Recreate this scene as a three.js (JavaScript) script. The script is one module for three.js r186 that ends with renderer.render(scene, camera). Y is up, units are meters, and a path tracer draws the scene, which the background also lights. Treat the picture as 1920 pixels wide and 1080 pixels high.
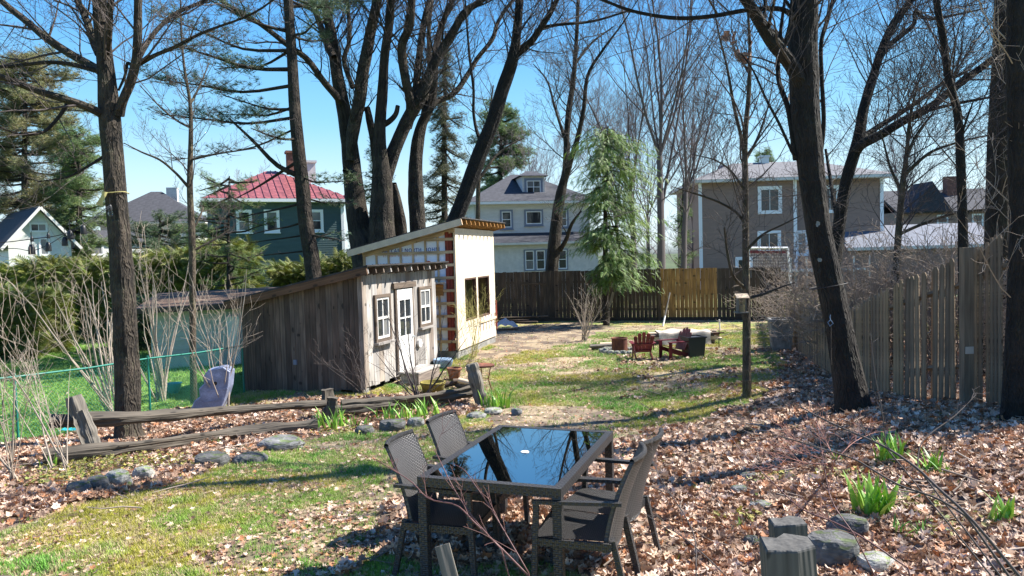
import * as THREE from 'three';
import { mergeGeometries } from 'three/addons/utils/BufferGeometryUtils.js';

// ---------------------------------------------------------------- camera, sky, sun, exposure
const scene = new THREE.Scene();
const FPX = 1390, CAM_Y = 2.15, HORIZON = 475, ROLL = 1.6;
const camera = new THREE.PerspectiveCamera(2 * Math.atan(540 / FPX) * 180 / Math.PI, 16 / 9, 0.05, 900);
camera.position.set(0, CAM_Y, 0);
camera.rotation.x = -Math.atan((540 - HORIZON) / FPX);
camera.rotateZ(-ROLL * Math.PI / 180);
camera.updateMatrixWorld(true);

const SUN = new THREE.Vector3(0.647, 0.743, -0.169).normalize();
{
  const w = 512, h = 256, data = new Float32Array(w * h * 4);
  const lerp = (a, b, t) => a + (b - a) * t;
  const stops = [[-90, .10, .11, .10], [-3, .22, .26, .27], [0, .98, 1.12, 1.15], [5, .74, 1.02, 1.15], [10, .36, .78, 1.14], [16, .18, .56, 1.10], [24, .085, .37, .96], [40, .055, .25, .76], [65, .05, .20, .62], [90, .045, .18, .56]];
  for (let j = 0; j < h; j++) {
    const el = ((j + .5) / h - .5) * 180;
    let k = 0; while (k < stops.length - 2 && el > stops[k + 1][0]) k++;
    const t = Math.min(1, Math.max(0, (el - stops[k][0]) / (stops[k + 1][0] - stops[k][0])));
    for (let i = 0; i < w; i++) {
      const ph = ((i + .5) / w - .5) * 2 * Math.PI, e = el * Math.PI / 180;
      const c = Math.cos(e) * Math.cos(ph) * SUN.x + Math.sin(e) * SUN.y + Math.cos(e) * Math.sin(ph) * SUN.z;
      const mie = el > 0 ? Math.pow(Math.max(0, (c + 1) / 2), 14) * .35 : 0;
      for (let n = 0; n < 3; n++) data[(j * w + i) * 4 + n] = lerp(stops[k][n + 1], stops[k + 1][n + 1], t) * .40 + mie * [.32, .32, .3][n];
      data[(j * w + i) * 4 + 3] = 1;
    }
  }
  const sky = new THREE.DataTexture(data, w, h, THREE.RGBAFormat, THREE.FloatType);
  sky.mapping = THREE.EquirectangularReflectionMapping; sky.magFilter = THREE.LinearFilter; sky.minFilter = THREE.LinearFilter; sky.needsUpdate = true;
  scene.background = sky; scene.environment = sky;
}
const sun = new THREE.DirectionalLight(new THREE.Color(1, .95, .87), 5);
sun.name = 'sun'; sun.position.copy(SUN).multiplyScalar(60); sun.castShadow = true;
sun.shadow.mapSize.set(4096, 4096);
Object.assign(sun.shadow.camera, { left: -40, right: 40, top: 40, bottom: -40, near: 1, far: 160 });
scene.add(sun); scene.add(sun.target);
const renderer = new THREE.WebGLRenderer({ antialias: true });
renderer.toneMapping = THREE.LinearToneMapping;
renderer.toneMappingExposure = 2.6;
renderer.shadowMap.enabled = true;

// ---------------------------------------------------------------- numbers
let seedState = 12345;
const reseed = (s) => { seedState = s | 0; };
const rand = () => { seedState = (seedState + 0x6d2b79f5) | 0; let t = Math.imul(seedState ^ (seedState >>> 15), 1 | seedState); t = (t + Math.imul(t ^ (t >>> 7), 61 | t)) ^ t; return ((t ^ (t >>> 14)) >>> 0) / 4294967296; };
const rr = (a, b) => a + (b - a) * rand();
const pick = (a) => a[Math.floor(rand() * a.length)];
const clamp = (x, a = 0, b = 1) => Math.min(b, Math.max(a, x));
const sstep = (a, b, x) => { const t = clamp((x - a) / (b - a)); return t * t * (3 - 2 * t); };
const mix = (a, b, t) => a + (b - a) * t;
const V = (x, y, z) => new THREE.Vector3(x, y, z);
const hash2 = (x, y, s = 0) => { let h = Math.imul(x | 0, 374761393) ^ Math.imul(y | 0, 668265263) ^ Math.imul(s | 0, 2147483647 - 1013); h = Math.imul(h ^ (h >>> 13), 1274126177); return ((h ^ (h >>> 16)) >>> 0) / 4294967296; };
function noise(x, y, s = 0, px = 0, py = 0) {
  const ix = Math.floor(x), iy = Math.floor(y), fx = x - ix, fy = y - iy, u = fx * fx * (3 - 2 * fx), v = fy * fy * (3 - 2 * fy);
  const m = (a, p) => p ? ((a % p) + p) % p : a;
  const a = hash2(m(ix, px), m(iy, py), s), b = hash2(m(ix + 1, px), m(iy, py), s), c = hash2(m(ix, px), m(iy + 1, py), s), d = hash2(m(ix + 1, px), m(iy + 1, py), s);
  return mix(mix(a, b, u), mix(c, d, u), v);
}
function fbm(x, y, oct = 4, s = 0, px = 0, py = 0) { let a = .5, r = 0, n = 0; for (let i = 0; i < oct; i++) { r += a * noise(x, y, s + i * 17, px, py); n += a; a *= .5; x *= 2; y *= 2; px *= 2; py *= 2; } return r / n; }

// ---------------------------------------------------------------- terrain and surveying from the camera's station
function ground(x, z) {
  const d = -z;
  let g = -.6 * sstep(4.5, 13.5, d);
  g += .38 * sstep(1.6, 5, x) * (1 - sstep(10, 20, d));
  g += .05 * (fbm(x * .5 + 40, z * .5 + 80, 3, 3) - .5) + .025 * (noise(x * 2.3, z * 2.3, 9) - .5);
  return g;
}
const toPixel = (p) => { const q = p.clone().applyMatrix4(camera.matrixWorldInverse); return [960 + FPX * q.x / -q.z, 540 - FPX * q.y / -q.z]; };
const rayOf = (px, py) => V((px - 960) / FPX, (540 - py) / FPX, -1).applyQuaternion(camera.quaternion);
const at = (px, py, d) => { const r = rayOf(px, py); return r.multiplyScalar(d / -r.z).add(camera.position); };
const onHeight = (px, py, y) => { const r = rayOf(px, py); return r.multiplyScalar((y - CAM_Y) / r.y).add(camera.position); };
function onGround(px, py) {
  const r = rayOf(px, py); let t = 1;
  for (let k = 0; k < 4000; k++) { const p = r.clone().multiplyScalar(t).add(camera.position); if (p.y <= ground(p.x, p.z)) break; t += .02; if (t > 75) break; }
  const p = r.multiplyScalar(t).add(camera.position); p.y = ground(p.x, p.z); return p;
}
const inPoly = (x, z, poly) => { let c = false; for (let i = 0, j = poly.length - 1; i < poly.length; j = i++) { const a = poly[i], b = poly[j]; if ((a.z > z) !== (b.z > z) && x < (b.x - a.x) * (z - a.z) / (b.z - a.z) + a.x) c = !c; } return c; };
const worldPoly = (list) => list.map(([x, y]) => onGround(x, y));

// ---------------------------------------------------------------- scene bookkeeping
const used = new Map();
const numbered = (n) => { const k = used.get(n) || 0; used.set(n, k + 1); return k ? n + '_' + String(k).padStart(3, '0') : n; };
function thing(name, label, category, pos = V(0, 0, 0), turn = 0, group) {
  const o = new THREE.Group(); o.name = numbered(name); o.position.copy(pos); o.rotation.y = turn;
  o.userData = { label, category }; if (group) o.userData.group = group; scene.add(o); return o;
}
function part(parent, name, geo, mat, extra) { const m = new THREE.Mesh(geo, mat); m.name = name; if (extra) Object.assign(m.userData, extra); parent.add(m); return m; }
function solo(name, label, category, geo, mat, pos, group) { const m = new THREE.Mesh(geo, mat); m.name = numbered(name); if (pos) m.position.copy(pos); m.userData = { label, category }; if (group) m.userData.group = group; scene.add(m); return m; }
function setting(name, geo, mat) { const m = new THREE.Mesh(geo, mat); m.name = name; m.userData.kind = 'structure'; scene.add(m); return m; }
const merge = (list) => { const l = list.map((g) => { const n = g.index ? g.toNonIndexed() : g; for (const k of Object.keys(n.attributes)) if (!['position', 'normal', 'uv'].includes(k)) n.deleteAttribute(k); return n; }); return l.length === 1 ? l[0] : mergeGeometries(l); };

// ---------------------------------------------------------------- shapes
// box with uv in metres; grain runs along the longest side
function box(w, h, d, x = 0, y = 0, z = 0, opt = {}) {
  const g = new THREE.BoxGeometry(w, h, d), p = g.attributes.position, n = g.attributes.normal, uv = g.attributes.uv, ou = rand() * 7, ov = rand() * 7;
  const long = h >= w && h >= d ? 'y' : w >= d ? 'x' : 'z';
  for (let i = 0; i < p.count; i++) {
    const P = { x: p.getX(i), y: p.getY(i), z: p.getZ(i) }, ax = Math.abs(n.getX(i)) > .5 ? 'x' : Math.abs(n.getY(i)) > .5 ? 'y' : 'z';
    const rest = ['x', 'y', 'z'].filter((k) => k !== ax), v = rest.includes(long) ? long : rest[1], u = rest.find((k) => k !== v);
    uv.setXY(i, P[u] + ou, P[v] + ov);
  }
  if (opt.rx) g.rotateX(opt.rx); if (opt.ry) g.rotateY(opt.ry); if (opt.rz) g.rotateZ(opt.rz);
  g.translate(x, y, z); return g;
}
// bar between two points
function bar(a, b, w, t) {
  const d = b.clone().sub(a), len = d.length(), g = box(w, len, t);
  const q = new THREE.Quaternion().setFromUnitVectors(V(0, 1, 0), d.normalize()); g.applyQuaternion(q); g.translate((a.x + b.x) / 2, (a.y + b.y) / 2, (a.z + b.z) / 2); return g;
}
function cyl(r0, r1, h, x = 0, y = 0, z = 0, seg = 16, open = false) { const g = new THREE.CylinderGeometry(r1, r0, h, seg, 1, open); g.translate(x, y + h / 2, z); return g; }
// quad / polygon sheets with metre uv
function poly3(pts, uvs) {
  const pos = [], uv = [], e1 = pts[1].clone().sub(pts[0]).normalize(), nn = e1.clone().cross(pts[2].clone().sub(pts[0])).normalize(), e2 = nn.clone().cross(e1);
  for (let i = 1; i < pts.length - 1; i++) for (const k of [0, i, i + 1]) { const p = pts[k]; pos.push(p.x, p.y, p.z); if (uvs) uv.push(...uvs[k]); else { const q = p.clone().sub(pts[0]); uv.push(q.dot(e1), q.dot(e2)); } }
  const g = new THREE.BufferGeometry(); g.setAttribute('position', new THREE.Float32BufferAttribute(pos, 3)); g.setAttribute('uv', new THREE.Float32BufferAttribute(uv, 2)); g.computeVertexNormals(); return g;
}
// closed slab: polygon pts thickened along its normal by t (downwards side)
function slab(pts, t) {
  const n = pts[1].clone().sub(pts[0]).cross(pts[2].clone().sub(pts[0])).normalize().multiplyScalar(t), low = pts.map((p) => p.clone().sub(n)), l = [poly3(pts), poly3(low.slice().reverse())];
  for (let i = 0; i < pts.length; i++) { const j = (i + 1) % pts.length; l.push(poly3([pts[i], low[i], low[j], pts[j]])); }
  return merge(l);
}
function catmull(pts, n) { const c = new THREE.CatmullRomCurve3(pts, false, 'centripetal'); const o = []; for (let i = 0; i <= n; i++) o.push(c.getPoint(i / n)); return o; }
// tapering tube; radii per point; rough = amplitude of lumps as a share of the radius
class Tubes {
  constructor() { this.p = []; this.n = []; this.u = []; this.i = []; }
  add(pts, rad, sides = 6, opt = {}) {
    const base = this.p.length / 3, N = pts.length; let up = V(0, 0, 1), vlen = opt.v0 ?? rand() * 5; const T = V(0, 0, 0), A = V(0, 0, 0), B = V(0, 0, 0), rough = opt.rough || 0, so = opt.seed ?? Math.floor(rand() * 1000);
    const around = Math.max(1, Math.round((opt.uRep ?? 2 * Math.PI * rad[0] / .5)));
    for (let k = 0; k < N; k++) {
      T.copy(pts[Math.min(N - 1, k + 1)]).sub(pts[Math.max(0, k - 1)]).normalize();
      if (k === 0) { if (Math.abs(T.z) > .9) up.set(1, 0, 0); }
      A.copy(up).addScaledVector(T, -up.dot(T)).normalize(); B.crossVectors(T, A); up.copy(A);
      if (k) vlen += pts[k].distanceTo(pts[k - 1]);
      for (let s = 0; s <= sides; s++) {
        const a = s / sides * Math.PI * 2, ca = Math.cos(a), sa = Math.sin(a); let r = rad[k];
        if (rough) r *= 1 + rough * ((fbm(s % sides * 5 / sides * 2, vlen * 1.6 / Math.max(.25, rad[0] * 4), 2, so, 10) - .5) * 1.2 + (noise(s % sides * 24 / sides, vlen * 2.2, so + 5, 24) - .5) * .5);
        if (opt.flute) r *= 1 + opt.flute * ((noise(s % sides * 9 / sides, vlen * .7, so + 9, 9) - .5) + .7 * (noise(s % sides * 18 / sides, vlen * .5, so + 11, 18) - .5));
        const nx = A.x * ca + B.x * sa, ny = A.y * ca + B.y * sa, nz = A.z * ca + B.z * sa;
        this.p.push(pts[k].x + nx * r, pts[k].y + ny * r, pts[k].z + nz * r); this.n.push(nx, ny, nz); this.u.push(s / sides * around, vlen);
      }
    }
    const S = sides + 1;
    for (let k = 0; k < N - 1; k++) for (let s = 0; s < sides; s++) { const a = base + k * S + s, b = a + S; this.i.push(a, a + 1, b, a + 1, b + 1, b); }
    if (opt.cap) for (const [row, dir] of [[0, -1], [N - 1, 1]]) {
      const c = this.p.length / 3; T.copy(pts[row]).sub(pts[row ? row - 1 : 1]).normalize();
      this.p.push(pts[row].x, pts[row].y, pts[row].z); this.n.push(T.x, T.y, T.z); this.u.push(.5, vlen);
      for (let s = 0; s <= sides; s++) { const q = (base + row * S + s) * 3; this.p.push(this.p[q], this.p[q + 1], this.p[q + 2]); this.n.push(T.x, T.y, T.z); this.u.push(.5 + rad[row] * Math.cos(s / sides * 6.2832), vlen + rad[row] * Math.sin(s / sides * 6.2832)); }
      for (let s = 0; s < sides; s++) dir > 0 ? this.i.push(c, c + 1 + s, c + 2 + s) : this.i.push(c, c + 2 + s, c + 1 + s);
    }
    return this;
  }
  get empty() { return !this.p.length; }
  geo(origin, smooth) {
    const g = new THREE.BufferGeometry(), p = this.p; if (origin) for (let k = 0; k < p.length; k += 3) { p[k] -= origin.x; p[k + 1] -= origin.y; p[k + 2] -= origin.z; }
    g.setAttribute('position', new THREE.Float32BufferAttribute(p, 3)); g.setAttribute('normal', new THREE.Float32BufferAttribute(this.n, 3)); g.setAttribute('uv', new THREE.Float32BufferAttribute(this.u, 2)); g.setIndex(this.i);
    if (smooth) g.computeVertexNormals(); return g;
  }
}
const tubeGeo = (pts, rad, sides, opt = {}) => new Tubes().add(pts, Array.isArray(rad) ? rad : pts.map(() => rad), sides, opt).geo(opt.origin);
// uneven stone
function stone(w, h, d, seed) {
  const g = new THREE.IcosahedronGeometry(.5, 4), p = g.attributes.position;
  for (let i = 0; i < p.count; i++) {
    const v = V(p.getX(i), p.getY(i), p.getZ(i)), k = 1 + .75 * (fbm(v.x * 2.2 + seed * 3 + v.z, v.y * 2.2 + 7 + v.z * 1.3, 3, seed) - .5) + .16 * (fbm(v.x * 9 + v.y * 5, v.z * 9 + v.y * 3, 3, seed) - .5);
    v.multiplyScalar(k); if (v.y > .33) v.y = .33 + (v.y - .33) * .35; p.setXYZ(i, v.x * w, v.y * h, v.z * d);
  }
  g.computeVertexNormals(); return g;
}

// ---------------------------------------------------------------- textures
function tex(w, h, f, srgb = true) {
  const data = new Uint8Array(w * h * 4);
  for (let j = 0; j < h; j++) for (let i = 0; i < w; i++) { const c = f(i / w, j / h, i, j), o = (j * w + i) * 4; for (let k = 0; k < 3; k++) data[o + k] = clamp(Array.isArray(c) ? c[k] : c) * 255; data[o + 3] = 255; }
  const t = new THREE.DataTexture(data, w, h); t.wrapS = t.wrapT = THREE.RepeatWrapping; t.magFilter = THREE.LinearFilter; t.minFilter = THREE.LinearMipmapLinearFilter; t.generateMipmaps = true;
  if (srgb) t.colorSpace = THREE.SRGBColorSpace; t.needsUpdate = true; return t;
}
const scaled = (t, x, y) => { const c = t.clone(); c.repeat.set(x, y); c.needsUpdate = true; return c; };
// furrowed bark: one tile is half a metre round and a metre tall
const barkH = (u, v) => { const w = (fbm(u * 4, v * 6, 3, 11, 4, 6) - .5) * 1.6, r = 1 - Math.abs(2 * noise(u * 12 + w * 2.2, v * 4 + w, 21, 12, 4) - 1), q = 1 - Math.abs(2 * noise(u * 24 + w * 3, v * 9, 31, 24, 9) - 1); return clamp(.62 * r + .28 * q + .3 * (fbm(u * 32, v * 32, 2, 5, 32, 32) - .35)); };
const barkBump = tex(256, 512, (u, v) => barkH(u, v), false);
const barkMap = tex(256, 512, (u, v) => { const h = barkH(u, v), s = fbm(u * 3, v * 3, 3, 71, 3, 3), l = sstep(.6, .75, fbm(u * 6, v * 8, 3, 99, 6, 8)), g = .34 + .34 * h + .2 * (s - .5); return [g * 1.02 + l * .05, g * .97 + l * .08, g * .9 + l * .03]; });
// sawn wood: one tile is one metre
const grain = (u, v) => { const w = (fbm(u * 4, v * 1, 3, 41, 4, 1) - .5) * .7; return .5 * noise(u * 44 + w * 8, v * 2, 51, 44, 2) + .3 * noise(u * 90 + w * 8, v * 5, 52, 90, 5) + .2 * fbm(u * 12 + w, v * 3, 3, 53, 12, 3); };
const woodMap = tex(512, 512, (u, v) => { const g = grain(u, v), k = sstep(.90, .95, noise(u * 9, v * 5, 61, 9, 5)) * .3, s = fbm(u * 5, v * 2, 4, 64, 5, 2), c = clamp(.55 + .45 * g + .3 * (s - .5) - k); return [c, c * .985, c * .965]; });
const woodBump = tex(512, 512, (u, v) => grain(u, v), false);
const patina = tex(512, 512, (u, v) => { const c = .78 + .44 * (fbm(u * 6, v * 6, 5, 81, 6, 6) - .5) + .16 * (fbm(u * 60, v * 60, 2, 83, 60, 60) - .5); return [c, c, c]; });
const patinaLight = tex(512, 512, (u, v) => { const c = .93 + .12 * (fbm(u * 6, v * 6, 5, 81, 6, 6) - .5) + .06 * (fbm(u * 60, v * 60, 2, 83, 60, 60) - .5); return [c, c, c]; });
const fineBump = tex(256, 256, (u, v) => fbm(u * 40, v * 40, 3, 85, 40, 40), false);
const rustMap = tex(256, 256, (u, v) => { const a = fbm(u * 6, v * 6, 5, 91, 6, 6), b = fbm(u * 24, v * 24, 3, 93, 24, 24); return [.45 + .35 * (a - .5) + .18 * (b - .5), .27 + .26 * (a - .5) + .14 * (b - .5), .2 + .16 * (a - .5)]; });
const stoneMap = tex(256, 256, (u, v) => { const a = fbm(u * 5, v * 5, 5, 101, 5, 5), b = fbm(u * 40, v * 40, 2, 103, 40, 40), m = sstep(.58, .7, fbm(u * 7, v * 7, 3, 107, 7, 7)), c = .56 + .3 * (a - .5) + .22 * (b - .5); return [c - m * .1, c - m * .03, c * .98 - m * .22]; });
// asphalt shingles: one tile is a metre of courses 0.14 m high
const shingleMap = tex(512, 512, (u, v) => { const row = Math.floor(v * 7), off = hash2(row, 3), t = Math.floor((u + off * .33) * 6), e = hash2(((t % 6) + 6) % 6, row, 5), f = v * 7 - row, c = .66 + .10 * (e - .5) + .25 * (fbm(u * 90, v * 90, 2, 111, 90, 90) - .5) - (f < .08 ? .07 : 0); return [c, c, c * 1.02]; });
// woven strands: one tile is 0.1 m; warp over weft in a stepped twill
const weaveH = (u, v) => { const n = 6, x = u * n, y = v * n * 1.5, ix = Math.floor(x), iy = Math.floor(y), fx = x - ix, fy = y - iy, over = (((ix + iy) % 3) + 3) % 3 === 0; return over ? Math.sin(fx * Math.PI) * .95 : Math.sin(fy * Math.PI) * (.55 + .25 * Math.abs(Math.cos(fx * Math.PI))); };
const weaveBump = tex(192, 192, (u, v) => weaveH(u, v), false);
const weaveMap = tex(192, 192, (u, v) => { const h = weaveH(u, v), s = .55 + .36 * h + .16 * (fbm(u * 30, v * 30, 2, 121, 30, 30) - .5); return [s, s * .99, s * .97]; });

// ---------------------------------------------------------------- materials (linear base colours)
const C = (r, g, b) => new THREE.Color().setRGB(r, g, b);
const mat = (c, rough = .85, o = {}) => new THREE.MeshStandardMaterial({ color: c, roughness: rough, ...o });
const bark = (c, bs = .02) => mat(c, .95, { map: barkMap, bumpMap: barkBump, bumpScale: bs });
const wood = (c, o = {}) => mat(c, .88, { map: woodMap, bumpMap: woodBump, bumpScale: .003, ...o });
const M = {
  barkMaple: bark(C(.16, .14, .12), .07), barkDark: bark(C(.062, .056, .052), .07), barkPine: bark(C(.12, .102, .088), .06), barkGrey: bark(C(.25, .215, .175), .03), barkFar: mat(C(.11, .092, .09), .95),
  twig: mat(C(.075, .06, .055), .9), twigPale: mat(C(.33, .27, .215), .85), brush: mat(C(.27, .215, .17), .9), twigRed: mat(C(.13, .055, .05), .6), endGrain: mat(C(.15, .145, .135), .95, { map: patina, bumpMap: fineBump, bumpScale: .01 }), postGrey: wood(C(.15, .152, .155), { bumpScale: .012 }), twigFar: mat(C(.15, .115, .12), .9), stemPale: mat(C(.52, .44, .36), .85, { map: patina }),
  oldWood: [C(.185, .135, .105), C(.15, .108, .083), C(.215, .165, .13), C(.12, .088, .07), C(.19, .15, .122)].map((c) => wood(c)),
  greyWood: [C(.58, .56, .55), C(.46, .44, .43), C(.66, .63, .60), C(.36, .30, .26), C(.54, .47, .41)].map((c) => wood(c)),
  fenceBrown: [C(.125, .088, .06), C(.105, .075, .055), C(.145, .10, .068), C(.09, .068, .05), C(.115, .088, .065)].map((c) => wood(c)),
  fenceNew: [C(.52, .29, .09), C(.46, .25, .08), C(.57, .32, .11)].map((c) => wood(c)),
  fenceGrey: [C(.42, .315, .21), C(.35, .275, .195), C(.48, .365, .245), C(.28, .22, .16), C(.44, .34, .215)].map((c) => wood(c)),
  rail: wood(C(.15, .13, .105), { bumpScale: .02 }), railGrey: wood(C(.27, .25, .22), { bumpScale: .02 }),
  newWood: wood(C(.86, .62, .38)), newWoodPale: mat(C(.80, .62, .43), .8, { map: patinaLight, bumpMap: woodBump, bumpScale: .002 }), studRed: wood(C(.40, .075, .045)), plywood: mat(C(.82, .71, .55), .75, { map: patinaLight }), rafterOrange: wood(C(.62, .31, .09)),
  foam: mat(C(.80, .82, .86), .6, { map: patinaLight }), darkInside: mat(C(.06, .045, .035), .95), brownTrim: wood(C(.13, .065, .045)),
  whitePaint: mat(C(.80, .80, .78), .5, { map: patinaLight }), whiteTrim: mat(C(.82, .83, .85), .45), greyTrim: mat(C(.17, .20, .27), .6), chalk: mat(C(.78, .76, .72), .75, { map: patinaLight }),
  glass: new THREE.MeshPhysicalMaterial({ color: C(.025, .03, .035), roughness: .03, specularIntensity: 1, ior: 1.52 }),
  glassPale: new THREE.MeshPhysicalMaterial({ color: C(.16, .165, .17), roughness: .05, specularIntensity: 1, ior: 1.52 }),
  sidingWhite: mat(C(.70, .68, .66), .65, { map: patinaLight }), sidingBeige: mat(C(.32, .215, .17), .7, { map: patinaLight }), sidingGreen: mat(C(.06, .108, .112), .65, { map: patinaLight }), sidingTeal: mat(C(.07, .21, .20), .65, { map: patinaLight }), sidingPale: mat(C(.42, .46, .43), .75, { map: patinaLight }),
  shingle: mat(C(.125, .13, .15), .95, { map: shingleMap }), shingleDark: mat(C(.10, .105, .125), .95, { map: shingleMap }), shingleGrey: mat(C(.36, .36, .37), .95, { map: shingleMap }), roofBlue: mat(C(.30, .34, .42), .8, { map: shingleMap }),
  redMetal: mat(C(.40, .12, .12), .45, { map: patina }), feltRoof: mat(C(.06, .055, .055), .9, { map: patina }), brick: mat(C(.36, .16, .11), .9, { map: patina, bumpMap: fineBump, bumpScale: .004 }), concrete: mat(C(.42, .41, .38), .9, { map: patina, bumpMap: fineBump, bumpScale: .004 }),
  greenMetal: mat(C(.012, .17, .125), .45), wire: mat(C(.02, .17, .11), .5), galv: mat(C(.55, .57, .58), .4, { metalness: .6 }), black: mat(C(.012, .012, .013), .5), rust: mat(C(.85, .8, .8), .85, { map: rustMap, bumpMap: fineBump, bumpScale: .002 }),
  red: mat(C(.23, .022, .032), .5, { map: patina }), binGrey: mat(C(.035, .037, .042), .5), plasticBlue: mat(C(.36, .42, .62), .5, { map: patina }), teal: mat(C(.03, .35, .38), .4), yellow: mat(C(.50, .44, .17), .7, { side: THREE.DoubleSide }),
  wicker: mat(C(.13, .128, .135), .33, { map: scaled(weaveMap, 11.5, 11.5), bumpMap: scaled(weaveBump, 11.5, 11.5), bumpScale: .005 }), wickerFrame: mat(C(.07, .068, .072), .38, { map: scaled(weaveMap, 8, 8), bumpMap: scaled(weaveBump, 8, 8), bumpScale: .005 }),
  tableGlass: new THREE.MeshPhysicalMaterial({ color: C(.36, .36, .36), metalness: 1, roughness: .012 }),
  stone: mat(C(.62, .62, .63), .9, { map: stoneMap, bumpMap: fineBump, bumpScale: .006 }), stoneDark: mat(C(.34, .34, .35), .9, { map: stoneMap, bumpMap: fineBump, bumpScale: .006 }), stonePale: mat(C(.92, .90, .86), .9, { map: stoneMap, bumpMap: fineBump, bumpScale: .006 }),
  tarpGrey: mat(C(.40, .42, .46), .35, { side: THREE.DoubleSide }), tarpPale: mat(C(.80, .70, .58), .7, { side: THREE.DoubleSide, map: patina }), terracotta: mat(C(.36, .14, .07), .85, { map: patina }), bulbGlass: new THREE.MeshPhysicalMaterial({ color: C(1, 1, 1), roughness: .02, transmission: 1, thickness: 0, ior: 1.4 }),
  leafBlade: new THREE.MeshPhysicalMaterial({ color: C(.20, .42, .04), roughness: .5, transmission: .35, thickness: 0, side: THREE.DoubleSide }),
};

// ================================================================ ground
const Z = {
  leafRight: worldPoly([[690, 1079], [735, 985], [800, 905], [1000, 838], [1190, 822], [1330, 785], [1430, 742], [1472, 690], [1462, 640], [1470, 612], [1540, 608], [1700, 640], [2300, 640], [2300, 1079]]),
  leafBed: worldPoly([[-200, 1040], [-200, 850], [0, 822], [90, 795], [250, 778], [600, 752], [870, 735], [885, 772], [760, 795], [640, 812], [480, 850], [330, 895], [200, 940], [60, 985]]),
  path: worldPoly([[920, 772], [1040, 758], [1160, 762], [1220, 790], [1100, 815], [930, 812]]),
  tableDirt: worldPoly([[430, 1079], [520, 985], [640, 925], [740, 880], [900, 835], [840, 905], [780, 985], [760, 1079]]),
  backDirt: worldPoly([[905, 672], [925, 615], [1100, 603], [1130, 622], [1088, 642], [1000, 655], [950, 668]]),
  shedFront: worldPoly([[640, 775], [690, 758], [830, 695], [930, 650], [950, 690], [890, 742], [760, 765]]),
};
const chainLine = [onGround(-420, 905), onGround(35, 832), onGround(458, 737)];
const leftOfChain = (x, z) => { for (let i = 0; i < 2; i++) { const a = chainLine[i], b = chainLine[i + 1]; if (z <= a.z && z >= b.z) return x < mix(a.x, b.x, (z - a.z) / (b.z - a.z)); } return z < chainLine[2].z && x < chainLine[2].x - 0.02 * (chainLine[2].z - z); };
function cover(x, z) {                                  // shares of leaf litter, grass and bare soil
  const wx = x + 1.1 * (fbm(x * 1.1, z * 1.1, 3, 201) - .5), wz = z + 1.1 * (fbm(x * 1.1, z * 1.1, 3, 203) - .5), n = fbm(x * .9, z * .9, 4, 205), m = fbm(x * 2.6, z * 2.6, 3, 207);
  let leaf = .06 + .3 * sstep(.5, .7, m), grass = .9 - .75 * sstep(.5, .68, n), soil = 0;
  if (leftOfChain(x, z)) return { leaf: .02, grass: 1, soil: 0, lush: 1 };
  if (x > .4 && z < -9 && z > -20) leaf += .22 * sstep(.4, 2.5, x) * sstep(.42, .62, m);
  if (inPoly(wx, wz, Z.tableDirt)) { soil = .8; grass *= .3; leaf = .12 + .25 * sstep(.5, .65, m); }
  if (inPoly(wx, wz, Z.path)) { soil = .9; grass *= .12; leaf = .08; }
  if (inPoly(wx, wz, Z.shedFront)) { soil = .7; grass *= .35; leaf = .25; }
  if (inPoly(wx, wz, Z.backDirt)) { soil = 1; grass = .02; leaf = .08; }
  if (inPoly(wx, wz, Z.leafBed)) { leaf = .75 + .25 * sstep(.4, .6, m); grass = .08; soil = 1; }
  if (inPoly(wx, wz, Z.leafRight)) { leaf = .8 + .4 * (m - .4); grass = .05; soil = 1; }
  return { leaf: clamp(leaf), grass: clamp(grass), soil: clamp(soil), lush: 0 };
}
const GX0 = -30, GX1 = 16, GZ0 = -40, GZ1 = 2;
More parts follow.
